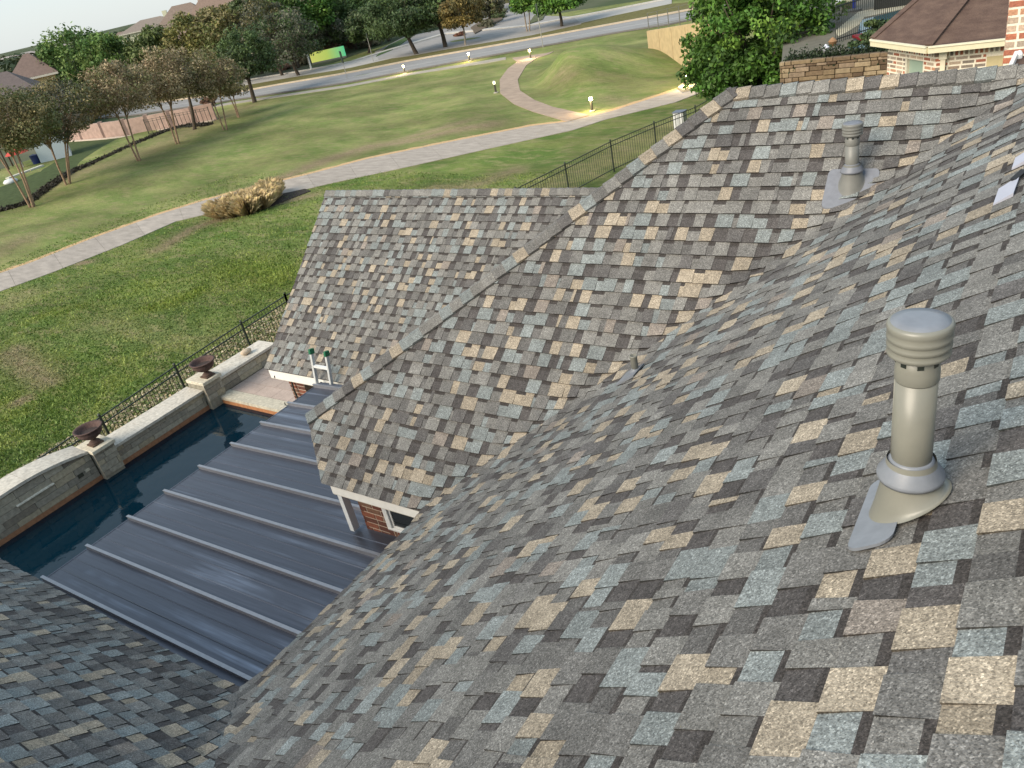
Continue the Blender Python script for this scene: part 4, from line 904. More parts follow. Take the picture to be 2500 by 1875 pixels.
# trees standing behind the street, each with its own crown
gb = 'trees behind the street'
for i, (bs_, cu, cv, rp, pal, lab, lf, hr_) in enumerate([
        ((265, 262), 190, 158, 84, GREEN, 'big bright green pointed-twig tree at the left, before the horizon', .22, .95),
        ((330, 255), 262, 150, 62, GREEN, 'green tree with upright shoots merging into the big left tree', .22, 1.0),
        ((450, 230), 380, 128, 66, [(.085, .11, .03), (.065, .09, .025)], 'light green tree above the brown tree tops', .2, .8),
        ((530, 215), 470, 105, 72, YEL, 'yellow-olive tree below the distant roofs', .2, .85),
        ((610, 200), 560, 82, 74, YEL + OLIVE, 'olive tree with yellow patches right of the yellow-olive one', .2, .85),
        ((690, 185), 640, 62, 62, GREY + OLIVE, 'sparse grey half-bare tree beside the dark oak', .14, 1.0),
        ((730, 165), 672, 20, 48, GREEN, 'green tree at the top edge next to the grey half-bare one', .2, 1.0),
        ((770, 150), 752, 30, 58, BRT[1:], 'light green round tree left of the tall bare trunk', .2, .9),
        ((800, 140), 790, 78, 60, DKGRN + GREY, 'dark bushy evergreen below the tall bare trunk', .2, .8),
        ((870, 120), 850, 30, 66, [(.05, .09, .025), (.04, .075, .02)], 'dense green tree in the middle of the top edge', .22, .9),
        ((900, 130), 905, 62, 58, DKGRN, 'dark green tree right of the dense middle one', .2, .8),
        ((950, 100), 925, -5, 60, [(.05, .09, .025), (.06, .10, .03)], 'green tree cut by the top edge above the side street sidewalk', .22, .8),
        ((760, 110), 715, -5, 60, [(.05, .09, .025), (.07, .11, .03)], 'tall green tree at the top edge between grey tree and bare trunk', .22, .9),
        ((860, 118), 812, 82, 38, DKGRN + GREY, 'low dark tree right behind the painted panel', .16, .8),
        ((830, 100), 810, 5, 58, [(.06, .10, .025), (.045, .08, .02)], 'green tree just right of the bare trunk at the top edge', .22, .9),
        ((960, 90), 880, 95, 44, [(.04, .07, .02), (.03, .05, .02)], 'low green tree behind the red-brown shrubs', .2, .8),
        ((560, 190), 520, 60, 50, OLIVE, 'olive tree just below the skyline roofs', .2, .8),
        ((640, 180), 610, 40, 52, [(.07, .10, .03), (.06, .08, .03)], 'green-grey tree covering the foot of the tallest roof', .2, .8),
        ((1195, 62), 1195, 14, 30, GREY + OLIVE, 'small grey multi-branched ornamental tree on the corner bed', .14, .9),
        ((40, 300), 10, 318, 40, [(.05, .04, .02), (.04, .045, .02)], 'small dark tree at the far left edge by the lit playset', .15, .8)]):
    tree('background_tree', lab, bs_, cu, cv, rp, pal, 40 + i, 7000, lf, 1, .2, DB, hr_, group=gb, limbs=5)
# tall pale trunk at the top edge
bx, by = gp(800, 132); t = thing('bare_trunk', 'tall pale bare trunk cut by the top edge', 'tree trunk', (bx, by, 0)); m = MB(); m.tube([(bx, by, 0), (bx - .1, by, 5), (bx, by + .1, 11)], [.32, .27, .2], 9, (.30, .22, .16)); m.build('trunk', M_BARK, t, True)
# big tree by the fence at right
n = np.array([1., 0, 0]); P = onp(1850, 72, n, 29.0); bx, by = P[1], P[0]
t = thing('oak_tree', 'bright green leafy tree standing behind the main ridge beside the iron fence', 'tree', (bx, by, 0))
dep = (RM.T @ P)[2]; R = 190 * dep / FPX; cen = (bx, by, P[2] + HC)
V1, Q1, c1_ = crown_arrays(77, cen, (R, R * .8, R * .93), 210, 36000, .085, BRT + [(.06, .12, .02), (.035, .075, .015)], cr=.20, shell=.62)
lo = crown_arrays(78, (cen[0] - .1, cen[1], cen[2] - R * .55), (R * .85, R * .7, R * .42), 90, 14000, .085, BRT[:2] + [(.04, .09, .018), (.03, .06, .015)], cr=.24, shell=.6)
V = np.concatenate([V1, lo[0]]); Q = np.concatenate([Q1, lo[1] + len(V1)]); cl = np.concatenate([c1_, lo[2]])
m = MB(); tp = Vector(cen); f0 = Vector((bx, by, cen[2] - R * .75)); m.tube([(bx, by, -.1), (bx + .05, by, 1), f0], [.28, .22, .17], 10, DB)
for k in range(14):
    a2 = k * .9; el = rnd.uniform(-.5, .9); e = tp + Vector((math.cos(a2) * math.cos(el), math.sin(a2) * math.cos(el), math.sin(el))) * R * .85; md = f0.lerp(e, .5) + Vector((0, 0, .15)); m.tube([f0.lerp(tp, rnd.uniform(0, .4)), md, e], [.09, .05, .015], 6, DB)
m.build('trunk', M_BARK, t, True); obj('crown', mesh_np('crown', V, Q, [M_LEAF], cl), t)
# shrubs, ornamental grass, mulch strip
def shrub(name, label, u, v, rx, ry, h, pal, seed, nl, leaf, cat='shrub', group=None, rot=0):
    x, y = gp(u, v); t = thing(name, label, cat, (x, y, 0), group); V, Q_, c_ = crown_arrays(seed, (0, 0, h * .45), (rx, ry, h * .6), 26, nl, leaf, pal, cr=.4, shell=.6); V[:, 2] = np.maximum(V[:, 2], 0)
    cr_, sr_ = math.cos(rot), math.sin(rot); V = np.stack([x + V[:, 0] * cr_ - V[:, 1] * sr_, y + V[:, 0] * sr_ + V[:, 1] * cr_, V[:, 2]], -1)
    m = MB(); m.tube([(x, y, -.05), (x, y, h * .5)], [.05, .02], 6, DB); m.build('stem', M_BARK, t); obj('foliage', mesh_np('foliage', V, Q_, [M_LEAF], c_), t)
sg = 'shrubs of the roadside planting'
for i, (u, v, rx, ry, h, pal, lab) in enumerate([(850, 118, 3.4, 2.4, 2.6, [(.13, .06, .04), (.10, .05, .035)], 'reddish brown shrub mass under the dark trees'), (800, 140, 2.2, 1.8, 1.6, [(.14, .08, .05), (.11, .07, .04)], 'low rust shrub left of the tall red-brown one'), (905, 112, 2.6, 1.6, 1.5, [(.14, .13, .08), (.11, .10, .06)], 'pale dry grassy shrub beside the small street sign'), (742, 158, 1.3, 1.0, 1.1, [(.12, .10, .06), (.09, .085, .05)], 'round tan bush left of the painted sign panel'),
        (1190, 66, 2.6, .9, .8, [(.10, .10, .06), (.08, .08, .05)], 'low grey-green hedge along the corner bed'), (690, 170, 2.4, 1.0, .6, [(.22, .13, .09), (.17, .11, .07)], 'pinkish low ground cover beside the second road'), (510, 262, .9, .7, .9, [(.16, .09, .06), (.12, .08, .05)], 'small reddish bush beyond the end of the low fence'), (1215, 45, 2.4, 1.4, 1.3, DKGRN + GREY, 'grey-green shrubs on the side street corner'), (1125, 88, 1.2, .6, .4, [(.17, .08, .05)], 'low red flowers under the yellow-brown tree')]):
    shrub('shrub', lab, u, v, rx, ry, h, pal, 90 + i, 2600, .13, group=sg, rot=-.7)
# clump of ornamental grass on the path
x, y = gp(600, 520); t = thing('ornamental_grass', 'golden dry ornamental grass clump beside the path', 'grass clump', (x, y, 0)); rs_ = np.random.RandomState(4); NB_ = 14000
cl_ = np.array([gp(548, 530), gp(575, 527), gp(607, 523), gp(640, 510), gp(658, 495), gp(625, 505), gp(590, 512), gp(665, 482)]); rad_ = np.array([.42, .45, .45, .42, .36, .4, .4, .3])
ci = rs_.randint(0, len(cl_), NB_); an = rs_.rand(NB_) * 6.283; rr = rs_.rand(NB_) ** .5; bx = cl_[ci, 0] + np.cos(an) * rr * rad_[ci] * .8; by = cl_[ci, 1] + np.sin(an) * rr * rad_[ci] * .8
hh = rs_.uniform(.45, 1.1, NB_) * (1.05 - .3 * rr); ld = .30 * rr + .05 + rs_.uniform(-.12, .22, NB_); dx, dy = np.cos(an) * ld, np.sin(an) * ld; wv = .008; px_, py_ = -np.sin(an) * wv, np.cos(an) * wv; z0_ = np.zeros(NB_)
V = np.stack([np.stack([bx - px_, by - py_, z0_], -1), np.stack([bx + px_, by + py_, z0_], -1), np.stack([bx + dx * .5 + px_, by + dy * .5 + py_, hh * .8], -1), np.stack([bx + dx * 1.2, by + dy * 1.2, hh * .95], -1)], 1).reshape(-1, 3)
pal = np.array([(.48, .37, .20), (.40, .31, .17), (.56, .45, .27), (.33, .25, .14), (.44, .36, .17)]); cl2 = pal[rs_.randint(0, 5, NB_)] * rs_.uniform(.7, 1.25, NB_)[:, None]
obj('blades', mesh_np('blades', V, np.arange(NB_ * 4).reshape(-1, 4), [M_LEAF], cl2), t)
m = MB(); poly = GP([(536, 524), (542, 532), (600, 530), (650, 512), (700, 490), (760, 467), (745, 462), (690, 474), (660, 475)]); m.prism(poly, -.02, .03, (.035, .025, .02)); stuff(m.build('dark_ground_patch', M_BARK))  # flat dark patch under and beside the grass clump
# thin dark mulch strip and darker green neighbour lawn
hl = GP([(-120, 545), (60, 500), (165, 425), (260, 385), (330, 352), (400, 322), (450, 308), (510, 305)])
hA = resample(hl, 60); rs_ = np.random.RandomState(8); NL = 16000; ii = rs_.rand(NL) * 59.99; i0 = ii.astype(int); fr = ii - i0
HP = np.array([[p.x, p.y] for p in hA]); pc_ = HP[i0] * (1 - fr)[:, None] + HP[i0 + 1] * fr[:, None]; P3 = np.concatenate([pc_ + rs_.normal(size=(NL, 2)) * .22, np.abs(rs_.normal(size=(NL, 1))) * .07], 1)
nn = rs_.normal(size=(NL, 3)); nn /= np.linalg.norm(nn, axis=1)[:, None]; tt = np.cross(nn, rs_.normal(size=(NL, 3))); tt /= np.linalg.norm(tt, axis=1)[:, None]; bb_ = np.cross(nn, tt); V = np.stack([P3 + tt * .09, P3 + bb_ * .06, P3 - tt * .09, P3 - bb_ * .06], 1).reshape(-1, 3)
stuff(obj('mulch_strip', mesh_np('mulch_strip', V, np.arange(NL * 4).reshape(-1, 4), [M_LEAF], np.array([(.03, .027, .018)]) * rs_.uniform(.6, 1.5, NL)[:, None])))
M_NL = flat('dark_green_turf', (.065, .088, .036), .95, 2.5, .3, .05, .1)
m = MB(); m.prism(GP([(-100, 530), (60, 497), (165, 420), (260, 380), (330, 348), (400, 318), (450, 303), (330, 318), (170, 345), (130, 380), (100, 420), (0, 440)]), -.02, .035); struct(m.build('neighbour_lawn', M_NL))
# ------------------------------------------------------------------ tufts of grass on the near lawn
rs_ = np.random.RandomState(21); NT = 90000
u_ = rs_.uniform(-60, 1500, NT * 2); v_ = rs_.uniform(420, 1250, NT * 2)
uv = np.stack([u_ - 1250, v_ - 937.5, np.full_like(u_, FPX)], 0); rr_ = RM @ uv; s_ = G / rr_[2]; xa, ya = rr_[1] * s_, rr_[0] * s_
keep = (rr_[2] < 0) & (xa < -17.4 + 0 * ya) & (xa > -42) & (ya > -8) & (ya < 34) & (seg_d(xa, ya, mid) > 1.75)
xa, ya = xa[keep][:NT], ya[keep][:NT]; N_ = len(xa); dr_, br_ = paint(xa, ya); z_ = ghz(xa, ya)
an = rs_.rand(N_) * 6.283; hgt = rs_.uniform(.02, .07, N_) * (1 - .5 * np.clip(dr_, 0, 1)) * (1 + .9 * br_); wd = rs_.uniform(.018, .045, N_); ln = rs_.uniform(.02, .08, N_); a3 = rs_.rand(N_) * 6.283
V = np.stack([np.stack([xa - np.cos(an) * wd, ya - np.sin(an) * wd, z_ - .01], -1), np.stack([xa + np.cos(an) * wd, ya + np.sin(an) * wd, z_ - .01], -1), np.stack([xa + np.cos(a3) * ln, ya + np.sin(a3) * ln, z_ + hgt], -1)], 1).reshape(-1, 3)
n_low = np.array([noise.noise(Vector((x_ * .9, y_ * .9, 3))) for x_, y_ in zip(xa, ya)]); base_ = np.where((n_low > .12)[:, None], np.array([(.175, .22, .048)]), np.array([(.105, .16, .032)]))
col = base_ * (1 - np.clip(dr_, 0, 1))[:, None] + np.array([(.22, .17, .10)]) * np.clip(dr_, 0, 1)[:, None]; col = col * (1 - .6 * np.clip(br_, 0, 1))[:, None] + np.array([(.16, .21, .03)]) * (.6 * np.clip(br_, 0, 1))[:, None]
stuff(obj('grass_tufts', mesh_np('grass_tufts', V, np.arange(N_ * 3).reshape(-1, 3), [M_LEAF], col * rs_.uniform(.8, 1.2, N_)[:, None])))
# rough weedy strip behind the pool wall: tan leaf litter
rs_ = np.random.RandomState(5); NL = 22000; yy = rs_.uniform(1, 14.5, NL); xx = -16.95 - (rs_.rand(NL) ** 1.2) * 3.2 - .04 * (yy - 5); an = rs_.rand(NL) * 6.28; s1 = rs_.uniform(.02, .07, NL)
V = np.stack([np.stack([xx + np.cos(an) * s1, yy + np.sin(an) * s1, np.full(NL, .02) + rs_.rand(NL) * .05], -1), np.stack([xx - np.sin(an) * s1 * .6, yy + np.cos(an) * s1 * .6, np.full(NL, .02) + rs_.rand(NL) * .05], -1), np.stack([xx - np.cos(an) * s1, yy - np.sin(an) * s1, np.full(NL, .02) + rs_.rand(NL) * .05], -1), np.stack([xx + np.sin(an) * s1 * .6, yy - np.cos(an) * s1 * .6, np.full(NL, .03)], -1)], 1).reshape(-1, 3)
pal = np.array([(.33, .26, .15), (.22, .18, .10), (.42, .35, .24), (.10, .13, .04), (.15, .17, .06)])
stuff(obj('leaf_litter', mesh_np('leaf_litter', V, np.arange(NL * 4).reshape(-1, 4), [M_LEAF], pal[rs_.randint(0, 5, NL)])))
# ------------------------------------------------------------------ lamps, posts, signs
def bollard(u, v, label, lit=True, h=.78):
    x, y = gp(u, v); z = 0.0; t = thing('bollard_lamp', label, 'lamp', (x, y, z), 'bollard lamps along the paths')
    m = MB(); m.lathe((x, y, -.02), [(.17, 0), (.17, .07), (.06, .09)], 12, (.42, .38, .32)); m.build('footing', M_PAINT, t)
    m = MB(); m.lathe((x, y, 0), [(.075, .05), (.065, h - .2)], 12, (.07, .065, .05)); m.build('post', M_PAINT, t)
    m = MB(); m.lathe((x, y, h - .2), [(.06, 0), (.085, .03), (.085, .15), (.05, .17)], 12); m.build('lamp_lens', M_LAMP if lit else M_LAMP2, t)
    m = MB(); m.lathe((x, y, h - .03), [(.085, 0), (.095, .01), (.06, .05), (.001, .06)], 12, (.07, .065, .05) if lit else (.5, .5, .42)); m.build('lamp_top', M_PAINT, t)
    if lit:
        l = bpy.data.lights.new('lamp_light', 'POINT'); l.energy = 60 ; l.color = (1, .78, .42); l.shadow_soft_size = .1
        lo_ = bpy.data.objects.new('lamp_light', l); C.objects.link(lo_); lo_.parent = t; lo_.matrix_parent_inverse = Matrix.Translation(-world_loc(t)); lo_.location = (x - .05, y - .16, h - .08)
bollard(989, 180, 'lit bollard lamp at the road edge, leftmost of the row')
bollard(1147, 150, 'lit bollard lamp at the road edge left of the footpath mouth')
bollard(1296, 144, 'lit bollard lamp on the right side where footpath meets the road')
bollard(1211, 227, 'unlit pale bollard lamp on the inner side of the footpath bend', False)
bollard(1446, 272, 'glowing bollard lamp at the foot of the grassy mound')
bollard(1679, 214, 'glowing bollard lamp beside the yellow diamond sign', True)
def pole(u, v, label, h, head, cat='sign', hs=(.5, .6), tone=(.015, .03, .02)):
    x, y = gp(u, v); t = thing('sign_post', label, cat, (x, y, 0)); m = MB(); m.tube([(x, y, 0), (x, y, h)], .035, 6, (.30, .29, .26)); m.build('pole', M_PAINT, t)
    if head == 'rect': m = MB(); m.box((x - hs[0] / 2, y - .03, h - hs[1]), (x + hs[0] / 2, y + .03, h), tone, rot=-.6); m.build('panel', M_PAINT, t)
    if head == 'diamond': m = MB(); s = hs[0] / 2; m.bar((x, y - .05, h - s), (x, y - .02, h - s), s * 1.4, s * 1.4, tone); V = m.V; m.build('panel', M_PAINT, t).rotation_euler = (0, 0, 0)
    return t
pole(848, 192, 'thin pole with dark sign in front of the painted panel', 2.6, 'rect', hs=(.75, 1.1))
pole(912, 151, 'thin pole with small dark box on top beside the side street walk', 3.0, 'rect', hs=(.35, .5))
pole(1326, 116, 'tall thin street pole with dark narrow sign', 3.6, 'rect', hs=(.3, 1.1))
# yellow diamond sign
x, y = gp(1700, 236); t = thing('sign_post', 'yellow diamond warning sign on a dark pole by the path', 'sign', (x, y, 0)); m = MB(); m.tube([(x, y, 0), (x, y, 1.15)], .025, 6, (.05, .05, .04)); m.build('pole', M_PAINT, t)
m = MB(); zc = 1.15; s = .22; f = Vector((-.35, -.93, 0)).normalized(); sd_ = Vector((f.y, -f.x, 0)); V = [Vector((x, y, zc)) + f * k + o_ for k in (.035, .05) for o_ in (sd_ * s * .7, Vector((0, 0, s)), -sd_ * s * .7, Vector((0, 0, -s)))]
m.add(V, [(0, 1, 2, 3), (7, 6, 5, 4), (0, 4, 5, 1), (1, 5, 6, 2), (2, 6, 7, 3), (3, 7, 4, 0)], (.62, .62, .03)); m.build('panel', M_PAINT, t)
# painted green-yellow panel, brightened by an added faint glow, and white post behind the second road
p0, p1 = Vector(gp(763, 157)), Vector(gp(846, 139)); t = thing('painted_panel', 'long low panel painted yellow to green behind the second road', 'sign', (p0.x, p0.y, 0)); b = NB('yellow_green_glow_paint', .6)
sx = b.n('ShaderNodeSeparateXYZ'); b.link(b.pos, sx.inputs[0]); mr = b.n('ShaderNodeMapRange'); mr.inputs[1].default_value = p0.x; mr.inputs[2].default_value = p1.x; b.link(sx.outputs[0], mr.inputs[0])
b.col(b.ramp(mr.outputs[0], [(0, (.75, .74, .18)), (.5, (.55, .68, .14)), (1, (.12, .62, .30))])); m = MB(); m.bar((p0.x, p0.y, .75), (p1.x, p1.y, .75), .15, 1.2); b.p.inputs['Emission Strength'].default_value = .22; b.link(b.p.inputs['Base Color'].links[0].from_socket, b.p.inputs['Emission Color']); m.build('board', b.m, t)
m = MB(); m.bar((p0.x, p0.y, .07), (p1.x, p1.y, .07), .3, .2, (.3, .28, .24)); m.build('plinth', M_PAINT, t)
x, y = gp(761, 171); t = thing('white_post', 'short white post at the left end of the painted panel', 'post', (x, y, 0)); m = MB(); m.lathe((x, y, 0), [(.22, 0), (.22, .12), (.11, .2), (.09, 1.9), (.14, 1.95), (.14, 2.05), (.001, 2.1)], 12, (.72, .72, .68)); m.build('shaft', M_PAINT, t)
# ------------------------------------------------------------------ underpass retaining wall at right
a1_, a2_ = Vector(gp(1585, 140)), Vector(gp(1760, 197)); u = (a2_ - a1_).normalized(); nrm = Vector((u.y, -u.x))
t = thing('retaining_wall', 'tan concrete retaining wall at the path underpass', 'wall', (a1_.x, a1_.y, 0)); P3 = lambda d, k, z: (a1_.x + u.x * d - nrm.x * k, a1_.y + u.y * d - nrm.y * k, z); L = (a2_ - a1_).length
m = MB(); V = [P3(0, 0, -.2), P3(L, 0, -.2), P3(L, 0, 3.1), P3(0, 0, 1.7), P3(0, .35, -.2), P3(L, .35, -.2), P3(L, .35, 3.1), P3(0, .35, 1.7)]
m.add(V, [(0, 1, 2, 3), (7, 6, 5, 4), (0, 4, 5, 1), (1, 5, 6, 2), (2, 6, 7, 3), (3, 7, 4, 0)], (.46, .35, .19)); m.build('face', M_CONC, t)
for k in range(1, 5): m = MB(); d = L * k / 5; m.add([P3(d, -.012, 0), P3(d + .06, -.012, 0), P3(d + .06, -.012, 1.7 + 1.4 * k / 5 - .1), P3(d, -.012, 1.7 + 1.4 * k / 5 - .1), P3(d, .01, 0), P3(d + .06, .01, 0), P3(d + .06, .01, 1.7 + 1.4 * k / 5 - .1), P3(d, .01, 1.7 + 1.4 * k / 5 - .1)], [(0, 1, 2, 3), (7, 6, 5, 4), (0, 4, 5, 1), (1, 5, 6, 2), (2, 6, 7, 3), (3, 7, 4, 0)], (.33, .24, .13)); m.build('joint', M_CONC, t)
for k in range(7):
    d = L * k / 6; zb = 1.7 + 1.4 * k / 6; m = MB(); m.bar(P3(d, .17, zb), P3(d, .17, zb + 1.1), .04, .04, (.12, .12, .10)); m.build('railing_post', M_PAINT, t)
for dz in (.3, .7, 1.08): m = MB(); m.bar(P3(0, .17, 1.7 + dz), P3(L, .17, 3.1 + dz), .025, .025, (.12, .12, .10)); m.build('railing_bar', M_PAINT, t)
ke = GP([(1655, 218), (1672, 205), (1700, 192), (1725, 186), (1735, 196), (1712, 203), (1690, 222), (1668, 226)]); m = MB(); m.prism(ke, -.02, .13, (.42, .36, .24)); struct(m.build('kerb', M_CONC))
# ------------------------------------------------------------------ neighbour's terrace, stone wall, pool
TZ = wz(-4.45)
nz = np.array([1., 0, 0])
swl = thing('stone_retaining_wall', 'rough brown stone wall beside the neighbouring brick house', 'wall', (-5, 22.5, 0))
m = MB(); m.box((-6.9, 22.55, -.1), (-2.6, 22.9, wz(-4.18)), (.10, .075, .05)); sc_ = m.build('core', M_STONE, swl)
PBR = [((.20, .145, .085), 4), ((.155, .108, .065), 3), ((.26, .20, .125), 3), ((.10, .066, .04), 2), ((.23, .17, .115), 2)]
r = random.Random(9); z = wz(-4.14)
while z > wz(-6.3):
    h = r.uniform(.06, .16); x = -6.9 - r.uniform(0, .2)
    while x < -3.6:
        w_ = r.uniform(.16, .55); c = pick(PBR); p = r.uniform(0, .05); m = MB(); m.box((max(x, -6.9), 22.5 - p, z - h + .012), (min(x + w_ - .012, -2.6), 22.6, z), c); m.build('stone', M_STONE, sc_, bevel=.012); x += w_
    z -= h
m = MB(); m.prism([(-7.0, 22.9), (1.5, 22.9), (3, 60), (-16, 60), (-13, 44)], -.5, TZ, (.14, .13, .10)); struct(m.build('terrace', M_CONC))
m = MB(); m.prism([ (p[1], p[0]) for p in [onz(u, v, -4.45) for u, v in ((2065, 118), (2095, 82), (2100, 50), (2225, 18), (2300, 5), (2330, 60), (2250, 125), (2120, 118))]], TZ - .1, TZ + .006); struct(m.build('neighbour_pool_water', M_WATER2))
m = MB(); m.prism([(p[1], p[0]) for p in [onz(u, v, -4.45) for u, v in ((2040, 75), (2095, 30), (2260, -5), (2270, 8), (2110, 42), (2098, 60), (2066, 80), (2045, 90))]], TZ - .1, TZ + .012, (.50, .46, .34)); struct(m.build('pool_surround', M_CONC))
def nb(u, v, dz=0): p = onz(u, v, -4.45 + dz); return Vector((p[1], p[0], TZ + dz))
ng = 'items on the neighbouring terrace'
q0, q1 = nb(2040, 105), nb(2230, 45); t = thing('iron_fence', 'thin iron fence in front of the neighbouring pool', 'fence', q0)
for dz in (.1, 1.0): m = MB(); m.bar(q0 + Vector((0, 0, dz)), q1 + Vector((0, 0, dz)), .03, .03); m.build('rail', M_DARK, t)
for k in range(41): c = q0.lerp(q1, k / 40); m = MB(); m.bar(c, c + Vector((0, 0, 1.05)), .018, .018); m.build('picket', M_DARK, t)
p = nb(2085, 27); t = thing('patio_umbrella', 'closed deep blue umbrella by the neighbouring pool', 'umbrella', p); m = MB(); m.lathe(p, [(.05, 0), (.05, .5), (.24, .6), (.2, 1.2), (.1, 1.9), (.001, 2.1)], 10, (.01, .03, .30)); m.build('canopy', M_PAINT, t)
m = MB(); m.lathe(p, [(.25, 0), (.25, .06), (.05, .1)], 10, (.1, .1, .1)); m.build('base', M_PAINT, t)
p = nb(2180, 15); t = thing('planter_box', 'black planter box with white flowers by the neighbouring pool', 'planter', p); m = MB(); m.box((p.x - .6, p.y - .35, p.z), (p.x + .6, p.y + .35, p.z + .6), (.012, .012, .012), rot=.2); m.build('box', M_PAINT, t)
V, Q_, c_ = crown_arrays(5, (p.x, p.y, p.z + .75), (.6, .4, .3), 12, 900, .06, [(.6, .6, .6), (.55, .5, .5), (.05, .1, .03)]); obj('flowers', mesh_np('flowers', V, Q_, [M_LEAF], c_), t)
p = nb(2135, 90); t = thing('pool_mat', 'dark red mat on the neighbouring pool edge', 'mat', p); m = MB(); m.box((p.x - .5, p.y - .5, p.z + .01), (p.x + .5, p.y + .5, p.z + .09), (.16, .008, .012), rot=.5); m.build('mat', M_PAINT, t, bevel=.02)
for i, (u, v, s, c, lab) in enumerate([(2048, 18, .35, (.6, .62, .62), 'white cushion at the edge of the leafy tree'), (2068, 22, .5, (.38, .36, .22), 'pale green leafy pot beside the blue umbrella'), (2033, 112, .25, (.28, .16, .08), 'orange pot half hidden by the leafy tree'), (2016, 125, .2, (.6, .62, .68), 'small white ball on the terrace edge')]):
    p = nb(u, v); t = thing('garden_pot', lab, 'pot', p); m = MB(); m.lathe(p, [(s * .35, 0), (s * .5, s * .5), (s * .55, s * .55), (s * .45, s * .56), (s * .3, s * .8), (.001, s)], 12, c); m.build('body', M_PAINT, t, True)
V = []; rs_ = np.random.RandomState(3); NL = 9000; P3_ = np.stack([rs_.uniform(-6.9, -3.2, NL), 23.1 + rs_.normal(size=NL) * .22, TZ + .05 + np.abs(rs_.normal(size=NL)) * .16], -1); nn = rs_.normal(size=(NL, 3)); nn /= np.linalg.norm(nn, axis=1)[:, None]; tt = np.cross(nn, rs_.normal(size=(NL, 3))); tt /= np.linalg.norm(tt, axis=1)[:, None]; bb_ = np.cross(nn, tt)
V = np.stack([P3_ + tt * .04, P3_ + bb_ * .025, P3_ - tt * .04, P3_ - bb_ * .025], 1).reshape(-1, 3); hd = obj('clipped_hedge', mesh_np('clipped_hedge', V, np.arange(NL * 4).reshape(-1, 4), [M_LEAF], np.array([(.018, .03, .012)]) * rs_.uniform(.5, 1.6, NL)[:, None])); tag(hd, 'low dark hedge on top of the brown stone wall', 'hedge')
p = nb(2145, 122); t = thing('shrub', 'rounded dark green bush by the neighbouring eave', 'shrub', p, sg); V, Q_, c_ = crown_arrays(6, (p.x + .1, p.y, p.z + .35), (.75, .6, .45), 20, 5000, .05, DKGRN); obj('foliage', mesh_np('foliage', V, Q_, [M_LEAF], c_), t); m = MB(); m.tube([p, p + Vector((0, 0, .4))], .03, 6, DB); m.build('stem', M_BARK, t)
# ------------------------------------------------------------------ neighbour brick house with bay
EZ = -3.35
E_ = [onz(u, v, EZ) for u, v in ((2130, 95), (2267, 112), (2520, 85))]; ap = ray(2628, -342); ap = ap * (24.0 / ap[0])
nbh = thing('brick_house', 'neighbouring mixed brick house with brown shingle roof and cream eaves', 'house', W((21, -2, G)))
bk1 = np.array([E_[0][0] + 3.5, E_[0][1] + .9, EZ]); bk2 = np.array([E_[2][0] + 2, E_[2][1] + 3, EZ])
b = NB('brown_shingle_roof', .95, .2); n = b.noise(1, 3, stretch=((3, 3, 13), (0, 0, 0))); n2 = b.noise(60, 2); b.col(b.mix(1, b.mix(b.ramp(n, [(.35, 0.), (.65, 1.)]), (.095, .062, .05), (.135, .09, .07)), b.ramp(n2, [(.3, .8), (.7, 1.2)]), 'MULTIPLY')); b.bump(n2, .01); M_BROWN = b.m
def slab_tri(name, pts, mat, th=.05, parent=None, tone=(1, 1, 1)):
    k = len(pts); V = [W(p) for p in pts] + [W(p) - Vector((0, 0, th)) for p in pts]; m = MB(); m.add(V, [tuple(range(k)), tuple(range(k, 2 * k))[::-1]] + [(i, k + i, k + (i + 1) % k, (i + 1) % k) for i in range(k)], tone); return m.build(name, mat, parent)
rf = slab_tri('roof', [E_[0], E_[1], ap], M_BROWN, parent=nbh); rf2 = slab_tri('roof', [E_[1], E_[2], bk2, ap], M_BROWN, parent=nbh); rf3 = slab_tri('roof', [bk1, E_[0], ap], M_BROWN, parent=nbh)
for (p, q) in ((E_[0], ap), (E_[1], ap)):
    m = MB(); m.bar(W(p) + Vector((0, 0, .02)), W(q) + Vector((0, 0, .02)), .16, .03); m.build('hip_cap', M_BROWN, rf)
def inset(p, q, d): v = np.array(q) - np.array(p); v /= np.linalg.norm(v[:2]); return np.array([v[1], -v[0]]) * d
for i, (p, q) in enumerate(((E_[0], E_[1]), (E_[1], E_[2]), (bk1, E_[0]))):
    m = MB(); P_, Q2 = W(p), W(q); m.bar(P_ - Vector((0, 0, .075)), Q2 - Vector((0, 0, .075)), .10, .13, (.66, .60, .42)); m.bar(P_ - Vector((0, 0, .02)), Q2 - Vector((0, 0, .02)), .14, .03, (.72, .67, .50)); m.build('gutter', M_PAINT, nbh)
cenp = (E_[0] + E_[1] + E_[2] + ap * 1.5) / 4.5
def shr(p, k=.0):
    d = (cenp - p); d[2] = 0; d /= np.linalg.norm(d); return p + d * .32
w0, w1, w2 = shr(E_[0]), shr(E_[1]), shr(E_[2]); zt_, zb_ = wz(EZ) - .12, 0
ang_s = 5
